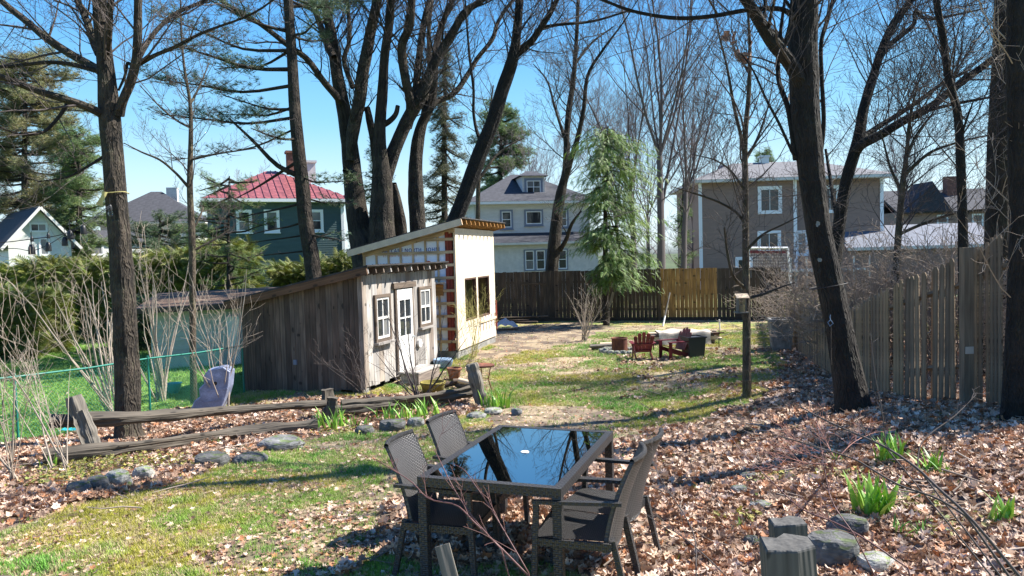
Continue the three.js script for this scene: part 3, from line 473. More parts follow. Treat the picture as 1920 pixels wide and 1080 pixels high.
  part(s, 'roof', slab([V(-.36, yo(ov), ov), V(L + .3, yo(ov), ov), V(L + .3, yo(-D - .3), -D - .3), V(-.36, yo(-D - .3), -D - .3)], .025), M.feltRoof);
  part(s, 'fascia', bar(V(-.37, yo(ov) - .115, ov), V(-.37, yo(-D - .28) - .115, -D - .28), .03, .17), M.newWoodPale);
  for (let k = 0; k < 12; k++) { const x = -.3 + (L + .55) * k / 11; part(s, 'rafter', bar(V(x, yo(ov - .02) - .1, ov - .02), V(x, yo(-D - .2) - .1, -D - .2), .04, .14), M.rafterOrange); }
  part(s, 'foundation', merge([box(L + .1, .5, .2, L / 2, -.06, -.12), box(.2, .5, D, .1, -.061, -D / 2)]), M.concrete);
}

// ================================================================ pale garage at the left, half behind the dark shed
{
  const a = at(286, 690, 19), b = at(452, 690, 19.6); a.y = b.y = -.75; const d = b.clone().sub(a), len = d.length() + 1.2, turn = Math.atan2(-d.z, d.x), h = 1.72;
  const g = thing('pale_garage', 'small pale green sided outbuilding with flat roof behind dark shed', 'shed', a, turn);
  part(g, 'wall', moved(siding(len, h, .11), len / 2, 0, 0), M.sidingPale); part(g, 'wall', box(len - .02, h, 3, len / 2, h / 2, -1.52), M.sidingPale);
  part(g, 'corner_board', box(.32, h - .35, .05, len - 1.35, h / 2 - .1, .05), M.chalk);
  part(g, 'roof', slab([V(-.3, h + .05, .35), V(len + .3, h + .12, .35), V(len + .3, h + .36, -3.2), V(-.3, h + .3, -3.2)], .1), mat(C(.26, .165, .11), .95, { map: patina, bumpMap: fineBump, bumpScale: .02 }));
  part(g, 'fascia', box(len + .5, .12, .04, len / 2, h + .0, .37, { rz: .01 }), M.oldWood[3]);
}

// ================================================================ fences
// brown board fence across the back
{
  const a = at(918, 597, 30.2), b = at(1466, 602, 27.3), n = 74; a.y = b.y = 0; const dir = b.clone().sub(a), len = dir.length(), turn = Math.atan2(-dir.z, dir.x);
  const o = V(a.x, -.6, a.z), f = thing('board_fence', 'tall brown board fence across the back with one orange section', 'fence', o, turn); reseed(77);
  const pxx = (px) => { const r = rayOf(px, 560), k = (a.x * dir.z - a.z * dir.x) / (r.x * dir.z - r.z * dir.x); return Math.hypot(r.x * k - a.x, r.z * k - a.z); }, n0 = pxx(1238), n1 = pxx(1345);
  for (let k = 0; k < n; k++) { const w = len / n, x = (k + .5) * w, fresh = x > n0 && x < n1, h = 1.95 + rr(-.015, .015) - (x > n1 ? .02 : 0); part(f, 'board', box(w - rr(.003, .011), h, .02, x, h / 2 + .04, rr(0, .006), { rz: rr(-.004, .004) }), pick(fresh ? M.fenceNew : M.fenceBrown)); }
  for (const y of [.45, 1.55]) part(f, 'rail', box(len, .09, .04, len / 2, y, -.04), M.fenceBrown[2]);
  for (let x = .1; x < len; x += 2.4) part(f, 'post', box(.1, 2.06, .1, x, .95, -.12), M.fenceBrown[1]); part(f, 'post', box(.11, 2.12, .11, n0 - .03, 1, .05), M.fenceBrown[2]);
  part(f, 'brace_rail', box(pxx(1025) - pxx(978), .07, .03, (pxx(1025) + pxx(978)) / 2, 1.5, .03), M.fenceBrown[2]);
  part(f, 'kickboard', box(len, .16, .03, len / 2, .06, .03), M.fenceBrown[3]);
}
// grey picket fence along the right
{
  const P = [[1464, 604, 1.15], [1490, 650, 1.25], [1570, 711, 1.36], [1612, 727, 1.36], [1650, 740, 1.55], [1700, 748, 1.72], [1820, 758, 2.0], [1895, 770, 2.2], [2080, 800, 2.25]].map(([x, y, h]) => ({ p: onGround(x, y), h }));
  const f = thing('picket_fence', 'grey vertical picket fence with stepped top along the right side', 'fence', P[4].p.clone()); reseed(91);
  for (let k = 0; k < P.length - 1; k++) {
    const A = P[k], B = P[k + 1], d = B.p.clone().sub(A.p); d.y = 0; const len = d.length(), turn = Math.atan2(-d.z, d.x), n = Math.max(1, Math.round(len / .078)), loc = (p) => p.clone().sub(f.position);
    for (let j = 0; j < n; j++) {
      const t = (j + .5) / n, p = A.p.clone().lerp(B.p, t); p.y = ground(p.x, p.z); const h = mix(A.h, B.h, t) + rr(-.03, .03), w = rr(.062, .074), sh = new THREE.Shape([[-w / 2, 0], [w / 2, 0], [w / 2, h - .05], [w * .2, h], [-w * .2, h], [-w / 2, h - .05]].map(([x, y]) => new THREE.Vector2(x, y)));
      const g = new THREE.ExtrudeGeometry(sh, { depth: .02, bevelEnabled: false }), m = part(f, 'picket', g, pick(M.fenceGrey)); m.position.copy(loc(p)); m.position.y -= .04; m.rotation.set(0, turn, rr(-.012, .012)); m.translateZ(j % 5 === 4 ? -.055 : .035);
    }
    for (const q of [.25, .8]) { const a = loc(A.p), b = loc(B.p); a.y += A.h * q; b.y += B.h * q; part(f, 'rail', bar(a, b, .07, .045), M.fenceGrey[3]); }
    if (k > 0) { const p = loc(A.p); part(f, 'post', box(.09, A.h + .02, .09, p.x + .08, p.y + A.h / 2 - .04, p.z - .06), M.fenceGrey[3]); }
  }
  const w = thing('clothesline_post', 'square grey timber post in front of the picket fence', 'post', onGround(1812, 762)); part(w, 'post', box(.12, 2.05, .11, 0, .98, 0), M.fenceGrey[1]); part(w, 'hook_plate', box(.1, .09, .012, 0, .72, .062), M.galv);
}
// chain-link fence at the left
{
  const f = thing('chain_link_fence', 'green chain-link fence with green top rail at the left', 'fence', chainLine[1].clone()), o = f.position, hgt = 1.0;
  const pts = [chainLine[0], chainLine[1], chainLine[2]], tp = pts.map((p) => p.clone().sub(o).add(V(0, hgt, 0)));
  const mid = []; for (let k = 0; k < 2; k++) for (let j = 0; j < 4; j++) mid.push(tp[k].clone().lerp(tp[k + 1], j / 4).add(V(0, -.02 * (j % 2), 0))); mid.push(tp[2]);
  part(f, 'top_rail', tubeGeo(mid, .016, 8), M.greenMetal);
  for (const t of [[0, 0], [0, 1], [1, .5], [1, 1]]) { const a = tp[t[0]].clone().lerp(tp[t[0] + 1], t[1]); part(f, 'post', cyl(.018, .018, hgt + .3, a.x, a.y - hgt - .25, a.z, 10), M.greenMetal); }
  const T = new Tubes(), step = .065;
  for (let k = 0; k < 2; k++) { const a = tp[k], b = tp[k + 1], len = a.distanceTo(b), P = (s, y) => a.clone().lerp(b, clamp(s / len)).add(V(0, y - hgt, 0)); for (let s = -hgt; s < len; s += step) { const s0 = Math.max(0, s), s1 = Math.min(len, s + hgt); if (s1 - s0 > .05) { T.add([P(s0, s0 - s), P(s1, s1 - s)], [.0022, .0022], 3); T.add([P(s0, hgt - (s0 - s)), P(s1, hgt - (s1 - s))], [.0022, .0022], 3); } } }
  part(f, 'mesh', T.geo(), M.wire, { kind: 'stuff' });
}
// split-rail fence across the bed
{
  const f = thing('split_rail_fence', 'old split-rail fence with rough dark rails crossing the leafy bed', 'fence', onGround(618, 790)); reseed(5);
  const o = f.position, lump = (pts, r, m, name, seed) => { const q = catmull(pts, 26), t = new Tubes(); t.add(q, q.map((_, i) => r * (1 + .25 * (noise(i * .6, seed, 5) - .5))), 22, { rough: .5, flute: .7, seed, cap: true, uRep: 1 }); return part(f, name, t.geo(o, true), m); };
  const dl = -onGround(178, 862).z, dm = -onGround(618, 790).z, dr = -onGround(902, 757).z;
  lump([at(92, 789, dl + .1), at(260, 782, dl + .7), at(440, 768, dm - .5), at(612, 757, dm + .08)], .075, M.rail, 'rail', 3);
  lump([at(80, 856, dl - .5), at(250, 838, dl + .05), at(420, 815, dm - 1.35), at(596, 797, dm - .95)], .085, M.rail, 'rail', 7);
  lump([at(606, 772, dm - .1), at(700, 762, dm + .3), at(800, 750, dr - .3), at(884, 737, dr + .05)], .08, M.rail, 'rail', 11);
  lump([at(640, 757, dm + .1), at(740, 750, dm + .5), at(830, 740, dr - .2), at(892, 728, dr + .12)], .06, M.rail, 'rail', 13);
  lump([at(190, 872, dl - .14), at(172, 820, dl - .13), at(153, 770, dl - .1)], .075, M.railGrey, 'post', 17); lump([at(172, 850, dl + .22), at(152, 800, dl + .22), at(134, 744, dl + .22)], .085, M.railGrey, 'post', 19);
  lump([at(622, 798, dm - .16), at(622, 770, dm - .16), at(624, 745, dm - .15)], .085, M.rail, 'post', 23); lump([at(615, 790, dm + .25), at(614, 760, dm + .25), at(612, 730, dm + .25)], .09, M.rail, 'post', 29);
  lump([at(905, 768, dr - .14), at(896, 725, dr - .14), at(884, 682, dr - .12)], .105, M.railGrey, 'post', 37);
  // pair of posts at the lower right
  const p = thing('fence_post_pair', 'pair of weathered split posts in the lower right leaves', 'post', onGround(1478, 1079).add(V(0, 0, .2)));
  const post = (px, py, d, r, seed) => { reseed(seed); const top = at(px, py, d), g = ground(top.x, top.z) - .15, h = top.y - g, sh = new THREE.Shape([[-1, -.75], [.1, -.95], [.9, -.6], [1, .5], [.3, .95], [-.25, .55], [-.9, .7]].map(([x, y]) => new THREE.Vector2(x * r * rr(.9, 1.1), y * r * rr(.85, 1.1)))), geo = new THREE.ExtrudeGeometry(sh, { depth: h - .02, steps: 6, bevelEnabled: true, bevelSize: .008, bevelThickness: .01, bevelSegments: 2 }), q = geo.attributes.position; geo.rotateX(-Math.PI / 2);
    for (let i = 0; i < q.count; i++) { const y = q.getY(i) / h, k = 1 + .1 * (fbm(y * 3, seed, 2, seed) - .5); q.setXYZ(i, q.getX(i) * k + (y > .97 ? .0 : 0) + .05 * (1 - y), q.getY(i) + (y > .9 ? q.getX(i) * .05 + .02 * (noise(q.getX(i) * 60, q.getZ(i) * 60, seed) - .5) : 0), q.getZ(i) * k); } geo.computeVertexNormals(); part(p, 'post', geo.translate(top.x - p.position.x, g - p.position.y, top.z - p.position.z), [M.endGrain, M.postGrey]); };
  post(1474, 1012, 3.25, .098, 41); post(1478, 972, 3.62, .075, 43);
}

// ================================================================ trees
// grows a branch with its side branches into the two tube sets
function grow(out, p0, dir, len, r, lvl, o) {
  const n = lvl === 0 ? 6 : lvl === 1 ? 5 : 3, pts = [p0.clone()], rad = [r], d = dir.clone(), p = p0.clone(), wob = o.wobble ?? .22;
  for (let k = 1; k <= n; k++) {
    d.x += rr(-wob, wob); d.y += rr(-wob, wob) + (o.up ?? .06); d.z += rr(-wob, wob); d.normalize();
    p.addScaledVector(d, len / n); pts.push(p.clone()); rad.push(Math.max(o.minR ?? .0022, r * (1 - .82 * k / n)));
  }
  (r > (o.split ?? .02) ? out.thick : out.thin).add(pts, rad, r > .05 ? 8 : r > .012 ? 5 : 3, { uRep: r > .05 ? 1 : 1 });
  if (lvl >= o.levels) return;
  const kids = Math.round((o.kids?.[lvl] ?? [7, 6, 5][lvl]) * rr(.8, 1.2));
  for (let k = 0; k < kids; k++) {
    const t = mix(o.from ?? .2, .98, (k + rand()) / kids), f = t * n, i = Math.min(n - 1, Math.floor(f)), q = pts[i].clone().lerp(pts[i + 1], f - i), ax = pts[i + 1].clone().sub(pts[i]).normalize();
    const side = V(rr(-1, 1), rr(-.5, 1), rr(-1, 1)); side.addScaledVector(ax, -side.dot(ax)).normalize();
    const sp = o.spread ?? .75, nd = ax.clone().multiplyScalar(1 - sp * .45).addScaledVector(side, sp).normalize();
    grow(out, q, nd, len * (o.ratio ?? .48) * rr(.6, 1.15) * (1.15 - .5 * t), Math.max(o.minR ?? .0022, mix(rad[i], rad[i + 1], f - i) * .55), lvl + 1, o);
  }
}
// limb traced from the survey: [px, py, radius px], depth from d0 to d1
function limbPath(list, d0, d1, steps) {
  const c = list.map(([x, y], i) => at(x, y, mix(d0, d1, list.length > 1 ? i / (list.length - 1) : 0))), rs = list.map((l, i) => l[2] * .79 * mix(d0, d1, i / Math.max(1, list.length - 1)) / FPX);
  const n = steps ?? Math.max(6, Math.round(list.length * 4)), pts = catmull(c, n), seg = list.length - 1;
  const rad = pts.map((_, i) => { const f = i / n * seg, k = Math.min(seg - 1, Math.floor(f)); return mix(rs[k], rs[k + 1], f - k); });
  return { pts, rad };
}
function tracedTree(name, label, o) {
  reseed(o.seed || 1);
  const foot = o.foot, t = thing(name, label, o.category || 'tree', foot, 0, o.group), out = { thick: new Tubes(), thin: new Tubes() };
  o.limbs.forEach((l, i) => {
    const d0 = l.d0 ?? o.d, d1 = l.d1 ?? d0 + (l.dd ?? rr(-.12, .12) * o.d * .4), { pts, rad } = limbPath(l.p, d0, d1, l.steps);
    if (i === 0 && o.toGround !== false) { const g = ground(pts[0].x, pts[0].z); if (pts[0].y > g + .02) { const q = pts[0].clone(); q.x += (o.leanBase || 0); q.y = g - .15; pts.unshift(q, pts[0].clone().lerp(q, .5)); rad.unshift(rad[0] * 1.25, rad[0] * 1.05); } else { pts[0].y -= .12; } }
    const T = new Tubes(), big = Math.max(...rad); T.add(pts, rad, big > .12 ? 40 : big > .05 ? 14 : 8, { rough: l.rough ?? (big > .08 ? .16 : .08), flute: big > .12 ? .1 : 0 });
    part(t, i === 0 ? 'trunk' : 'limb', T.geo(foot, big > .05), o.bark);
    if (l.bare) return;
    const len = pts.reduce((s, p, k) => s + (k ? p.distanceTo(pts[k - 1]) : 0), 0), nb = l.kids ?? Math.round(clamp(len * (o.density ?? 2) * 1.5, 5, 40));
    for (let k = 0; k < nb; k++) {
      const u = mix(l.from ?? (i === 0 ? .45 : .18), 1, (k + rand()) / nb), f = u * (pts.length - 1), j = Math.min(pts.length - 2, Math.floor(f)), q = pts[j].clone().lerp(pts[j + 1], f - j), ax = pts[j + 1].clone().sub(pts[j]).normalize(), side = V(rr(-1, 1), rr(-.4, .8), rr(-1, 1)); side.addScaledVector(ax, -side.dot(ax)).normalize();
      const sp = o.grow?.spread ?? .75; grow(out, q, ax.clone().multiplyScalar(1 - sp * .4).addScaledVector(side, sp).normalize(), (l.blen ?? o.blen ?? 1.6) * rr(.5, 1.25), Math.min(mix(rad[j], rad[j + 1], f - j) * .5, o.brad ?? .028) * rr(.5, 1), 1, { levels: 3, ...(o.grow || {}) });
    }
  });
  if (!out.thick.empty) part(t, 'crown_branches', out.thick.geo(foot), o.branchMat || o.bark);
  if (!out.thin.empty) part(t, 'crown_twigs', out.thin.geo(foot), o.twigMat || M.twig);
  return t;
}
// ---- left maple
{
  const f = onGround(241, 826), d = -f.z;
  tracedTree('maple_tree', 'furrowed maple trunk with spreading limbs and yellow ribbon at left', { foot: f, d, bark: M.barkMaple, seed: 101, grow: { kids: [7, 7, 5] }, density: 1.9, blen: 1.5, brad: .02, limbs: [
    { p: [[242, 832, 36], [240, 800, 29], [238, 700, 26.5], [229, 500, 26], [216, 350, 24], [206, 215, 23], [200, 140, 19], [191, 60, 17], [186, -20, 16], [182, -220, 12], [176, -480, 7], [172, -700, 3]], dd: 0, from: .55, steps: 70 },
    { p: [[196, 218, 11], [182, 209, 10], [140, 192, 9], [85, 175, 8], [30, 155, 7], [0, 143, 6.5], [-90, 110, 5], [-240, 20, 3]], d1: d - .9 }, { p: [[192, 135, 12], [176, 126, 10], [130, 100, 9.5], [85, 70, 9], [50, 40, 8], [10, 8, 7], [-60, -60, 5], [-150, -200, 3]], d1: d + .8 },
    { p: [[186, 134, 6], [130, 120, 5], [90, 117, 4.5], [40, 122, 4], [0, 125, 3.5], [-110, 100, 2]], d1: d - .3 }, { p: [[222, 215, 13], [228, 195, 11], [243, 160, 10.5], [254, 120, 10.5], [258, 80, 10], [259, 0, 9], [263, -150, 7], [272, -380, 4]], d1: d - .3 },
    { p: [[257, 122, 6], [290, 104, 5], [326, 89, 4.5], [381, 61, 3.5], [480, 22, 2.5], [560, -40, 1.6]], d1: d - .8 }, { p: [[260, 108, 7], [278, 78, 6], [300, 50, 5], [330, 25, 4.5], [385, 0, 4], [470, -60, 2]], d1: d + .9 },
    { p: [[186, 100, 11], [176, 80, 9], [163, 40, 8], [145, 0, 7.5], [110, -90, 6], [60, -260, 3]], d1: d + .5 }, { p: [[200, 110, 9], [204, 60, 8], [208, 0, 7], [222, -120, 5], [240, -300, 3]], d1: d - .8 },
    { p: [[130, 189, 5], [108, 222, 4], [80, 248, 3.5], [40, 252, 3], [0, 238, 2.5], [-60, 205, 1.5]], d1: d - 1 }, { p: [[194, 294, 4], [163, 313, 3], [130, 331, 2.5], [70, 341, 1.4]], d1: d - .3, kids: 5 }, { p: [[252, 130, 4], [240, 118, 3.6], [235, 140, 3.2], [222, 170, 2.6]], kids: 3 } ] });
  const tr = M.yellow, k = at(213, 362, d), r = 20.8 * d / FPX, rib = thing('yellow_ribbon', 'yellow ribbon tied round the left maple trunk', 'ribbon', k), ring = []; for (let i = 0; i <= 24; i++) { const a = i / 24 * Math.PI * 2; ring.push(V(Math.cos(a) * r * 1.09 + .03, .008 * Math.sin(a * 3), Math.sin(a) * r * 1.09)); }
  part(rib, 'band', tubeGeo(ring, .006, 5), tr); const tail = new THREE.PlaneGeometry(.09, .22, 4, 8), tp = tail.attributes.position; for (let i = 0; i < tp.count; i++) tp.setXYZ(i, tp.getX(i) * (1 - .25 * (tp.getY(i) + .11) * 4) + .06 * tp.getY(i), tp.getY(i) - .1, .02 * Math.sin(tp.getX(i) * 50 + tp.getY(i) * 20)); tail.computeVertexNormals(); part(rib, 'tail', tail.rotateZ(-.35).translate(-.03, 0, r * 1.09 + .02), tr);
}
// ---- sapling beside it
{
  const f = onGround(364, 757), d = -f.z;
  tracedTree('sapling', 'slender bare sapling between the maple and the shed', { foot: f, d, bark: M.barkGrey, seed: 131, density: 2.2, blen: 1, brad: .014, limbs: [
    { p: [[364, 762, 8.5], [362, 680, 7.5], [361, 560, 7.5], [360, 450, 8], [356, 350, 7], [358, 240, 5], [356, 190, 4], [346, 130, 3], [340, 60, 2.2], [338, -60, 1]], dd: 0, from: .4, steps: 40 },
    { p: [[356, 354, 4], [330, 325, 3], [300, 300, 2.6], [265, 285, 2], [232, 268, 1]] }, { p: [[358, 240, 3], [330, 225, 2.3], [300, 200, 1.8], [262, 160, 1]] }, { p: [[357, 195, 3], [375, 160, 2.2], [392, 118, 1.2]] }, { p: [[361, 432, 3], [374, 408, 2.6], [381, 389, 2]], kids: 2 }, { p: [[357, 300, 3], [400, 290, 2], [480, 278, 1]] }, { p: [[362, 470, 3], [400, 450, 2], [430, 430, 1]] } ] });
}
// ---- conifers
const needleGeo = (() => { const pos = []; reseed(3); for (let k = 0; k < 14; k++) { const a = rr(0, 6.28), e = rr(-.5, 1.2), d = V(Math.cos(a) * Math.cos(e), Math.sin(e), Math.sin(a) * Math.cos(e)), s = V(rr(-1, 1), rr(-1, 1), rr(-1, 1)).cross(d).normalize().multiplyScalar(.035); pos.push(s.x, s.y, s.z, -s.x, -s.y, -s.z, d.x * rr(.75, 1), d.y * rr(.75, 1), d.z * rr(.75, 1)); } const g = new THREE.BufferGeometry(); g.setAttribute('position', new THREE.Float32BufferAttribute(pos, 3)); g.setAttribute('uv', new THREE.Float32BufferAttribute(new Array(pos.length / 3 * 2).fill(0), 2)); g.computeVertexNormals(); return g; })();
// flat feathery spray pointing along +x, drooping
const sprayGeo = (() => { const pos = []; reseed(4); const tri = (a, b, c) => pos.push(...a, ...b, ...c); for (let k = 0; k < 9; k++) { const x = k / 9, y = -.25 * x * x, l = .34 * (1 - x * .65); for (const s of [-1, 1]) { const j = rr(.8, 1.2); tri([x - .02, y, 0], [x + .07, y, 0], [x + .2 * j, y - .07 * j - rr(0, .05), s * l * j]); } } tri([0, 0, .02], [0, 0, -.02], [1.15, -.33, 0]); const g = new THREE.BufferGeometry(); g.setAttribute('position', new THREE.Float32BufferAttribute(pos, 3)); g.setAttribute('uv', new THREE.Float32BufferAttribute(new Array(pos.length / 3 * 2).fill(0), 2)); g.computeVertexNormals(); return g; })();
const foliage = (c, tr = .3) => new THREE.MeshPhysicalMaterial({ color: c, roughness: .75, transmission: tr, thickness: 0, side: THREE.DoubleSide });
function scatter(parent, name, geo, m, list, tint) {
  const im = new THREE.InstancedMesh(geo, m, list.length), q = new THREE.Quaternion(), s = V(1, 1, 1), mm = new THREE.Matrix4(), c = new THREE.Color();
  list.forEach((e, i) => { if (e.q) q.copy(e.q); else q.setFromEuler(new THREE.Euler(e.rx ?? rr(-.4, .4), e.ry ?? rr(0, 6.28), e.rz ?? rr(-.4, .4))); s.set(e.s, e.s * (e.sy ?? 1), e.s); mm.compose(e.p, q, s); im.setMatrixAt(i, mm); const k = tint ? tint(e, i) : [1, 1, 1]; c.setRGB(k[0], k[1], k[2]); im.setColorAt(i, c); });
  im.name = name; im.userData.kind = 'stuff'; parent.add(im); return im;
}
const greenTint = (lo = .6, hi = 1.25, warm = .25) => () => { const k = rr(lo, hi), w = rr(0, warm); return [k * (1 + w), k, k * (1 - w * .4)]; };
// pine: traced trunk, boughs with needle pads near their ends
function pine(name, label, o) {
  reseed(o.seed); const t = thing(name, label, 'tree', o.foot, 0, o.group), rel = (p) => p.clone().sub(o.foot), { pts, rad } = limbPath(o.trunk, o.d, o.d, 40);
  { const g = ground(pts[0].x, pts[0].z); const q = pts[0].clone(); q.y = Math.min(g, q.y) - .1; pts.unshift(q); rad.unshift(rad[0] * 1.15); }
  part(t, 'trunk', new Tubes().add(pts, rad, 16, { rough: .14 }).geo(o.foot, true), o.bark || M.barkPine);
  const B = new Tubes(), tw = new Tubes(), pads = [];
  const bough = (a, b, r, needles, sag = .1) => {
    const len = a.distanceTo(b), m1 = a.clone().lerp(b, .35).add(V(rr(-.1, .1), -sag * len * .6, rr(-.1, .1))), m2 = a.clone().lerp(b, .7).add(V(rr(-.1, .1), -sag * len * .3, rr(-.1, .1))), q = catmull([a, m1, m2, b], 9); B.add(q, q.map((_, i) => r * (1 - .75 * i / 9)), 6);
    const n = Math.round(len * (needles ? 8 : 1.6)); for (let k = 0; k < n; k++) { const u = rr(.25, 1), j = Math.min(8, Math.floor(u * 9)), p = q[j].clone().lerp(q[j + 1], u * 9 - j), ax = q[j + 1].clone().sub(q[j]).normalize(), e = p.clone().addScaledVector(ax, rr(.1, .4)).add(V(rr(-.45, .45), rr(-.05, .3), rr(-.45, .45)).multiplyScalar(len * .3)); tw.add([p, p.clone().lerp(e, .5).add(V(0, -.04, 0)), e], [.012, .008, .004], 3); if (needles) for (let c = 0; c < needles; c++) pads.push({ p: rel(p.clone().lerp(e, rr(.3, 1.1))).add(V(rr(-.14, .14), rr(-.12, .16), rr(-.14, .14)).multiplyScalar(o.ns || 1)), s: rr(.08, .17) * (o.ns || 1) }); }
  };
  o.boughs.forEach(([a, b, r, nd, sag]) => bough(a, b, r, nd, sag));
  part(t, 'boughs', B.geo(o.foot), o.bark || M.barkPine); part(t, 'twigs', tw.geo(o.foot), M.twig); if (pads.length) scatter(t, 'needles', needleGeo, o.needleMat, pads, o.tint || greenTint());
  return t;
}
const pineGreen = foliage(C(.14, .25, .07), .4), pineOlive = foliage(C(.22, .255, .10), .4), pineDark = foliage(C(.065, .13, .055)), spruceMat = foliage(C(.11, .135, .07)), cedarMat = foliage(C(.155, .30, .05), .45), hedgeMat = foliage(C(.15, .22, .03), .35), hedgeDark = foliage(C(.05, .09, .03), .3);
{ // pine behind the shed
  const d = 19.6, f = at(600, 680, d); f.y = ground(f.x, f.z); reseed(7); const A = (x, y, dd = 0) => at(x, y, d + dd), tr = [[600, 690, 20], [586, 500, 18.5], [575, 430, 17.5], [565, 330, 16], [553, 210, 13.5], [547, 100, 12], [540, 0, 11], [535, -200, 10], [528, -460, 5], [525, -640, 2]];
  const tx = (y) => { for (let k = 0; k < tr.length - 1; k++) if (y <= tr[k][1] && y >= tr[k + 1][1]) return mix(tr[k][0], tr[k + 1][0], (tr[k][1] - y) / (tr[k][1] - tr[k + 1][1])); return 590; };
  const b = []; const add = (y, x1, y1, dd, r, n, sag) => b.push([A(tx(y), y), A(x1, y1, dd), r, n, sag]);
  add(332, 430, 222, -.5, .09, 0, .16); add(300, 442, 372, .4, .05, 0, .05); add(205, 418, 178, .8, .045, 3); add(130, 330, 85, -1.2, .06, 11); add(160, 300, 150, .6, .05, 11); add(95, 300, 30, 1.5, .05, 10); add(60, 350, -20, -1, .05, 10); add(220, 310, 215, -.8, .045, 9); add(260, 470, 240, -1.5, .04, 6); add(200, 420, 215, 1.2, .04, 9); add(240, 330, 300, .3, .03, 2); add(380, 440, 410, -.3, .04, 0, .02); add(415, 470, 440, .2, .035, 0, .02); add(440, 470, 455, -.4, .03, 0, 0); add(470, 480, 480, .3, .03, 0, 0); add(440, 640, 452, -.8, .035, 1, 0); add(452, 632, 430, .4, .03, 0, 0); add(330, 660, 340, -1, .03, 5); add(370, 655, 380, .6, .03, 4);
  for (let k = 0; k < 34; k++) { const y = rr(-560, 120), s = (k % 2 ? 1 : -1), L = rr(90, 230) * (1 - clamp((120 - y) / 1100, 0, .5)); add(y, tx(y) + s * L * rr(.3, 1), y + rr(-50, 40), rr(-2.6, 2.6), .04, y < 60 ? 9 : 6); }
  pine('pine_tree', 'tall straight pine behind shed with drooping boughs and bare snags', { seed: 211, foot: f, d, trunk: tr, boughs: b, needleMat: pineDark, ns: 1.0, tint: greenTint(.55, 1.35, .35) });
}
function farPine(name, label, px, topY, botY, d, spread, seed, m, o = {}) {
  reseed(seed); const f = at(px, botY, d); f.y = -.65; const b = [], n = o.n || 46;
  for (let k = 0; k < n; k++) { const u = (k + rand()) / n, y = mix(topY, o.low ?? botY - 30, u), w = spread * (o.cone ? .15 + .85 * u : .45 + .55 * Math.sin(Math.PI * (.15 + .75 * u))) * rr(.45, 1.1), a = rr(0, 6.28); b.push([at(px, y, d), at(px + Math.cos(a) * w, y + rr(-22, 24) + (o.droop || 0), d + Math.sin(a) * w * d / FPX), .05 * d / 30, o.pads || 5, .06]); }
  return pine(name, label, { seed: seed + 1, foot: f, d, trunk: [[px, botY, o.tr || 9], [px - 2, mix(botY, topY, .5), (o.tr || 9) * .7], [px, topY, 1.5]], boughs: b, needleMat: m, ns: d / 26 * (o.ns || 1), tint: o.tint || greenTint(.5, 1.3, .4), group: o.group });
}
farPine('pine_tree', 'large olive pine rising behind the white gabled house', 48, 100, 520, 52, 135, 301, pineOlive, { n: 120, pads: 6, low: 470, ns: 1.15 });
farPine('pine_tree', 'bright green shorter pine between far left houses', 150, 250, 520, 48, 75, 311, pineGreen, { n: 70, pads: 7, low: 490, ns: 1.05 });
farPine('spruce_tree', 'tall grey-green spruce behind the multi-stemmed maple', 835, 60, 540, 40, 62, 321, spruceMat, { n: 120, pads: 6, cone: true, low: 470, droop: 16, ns: .9 });
farPine('pine_tree', 'rounded dark pine above the white house roof', 940, 205, 520, 66, 58, 331, pineGreen, { n: 60, pads: 7, low: 370, ns: 1 });
farPine('spruce_tree', 'dark spruce behind the left trunk of the old maple', 705, 250, 540, 42, 60, 341, pineDark, { n: 80, pads: 6, cone: true, low: 500, droop: 10, ns: .9 });
farPine('spruce_tree', 'small dark spruce beside the beige house', 1281, 345, 540, 42, 34, 351, pineGreen, { n: 26, pads: 6, cone: true, low: 515, droop: 8, ns: .8, tr: 4 });
farPine('pine_tree', 'distant small green treetop over the beige house roof', 1438, 285, 520, 75, 26, 361, pineGreen, { n: 14, pads: 6, low: 330, ns: .9, tr: 4 });
farPine('pine_tree', 'scrubby young pine growing left of the shed roof', 430, 330, 640, 24, 95, 371, pineGreen, { n: 44, pads: 5, low: 540, ns: .9, tr: 5 });
farPine('pine_tree', 'dark bushy evergreen in front of the grey-roofed house', 300, 415, 560, 36, 85, 381, pineDark, { n: 50, pads: 7, low: 520, ns: 1.0, tr: 5 });
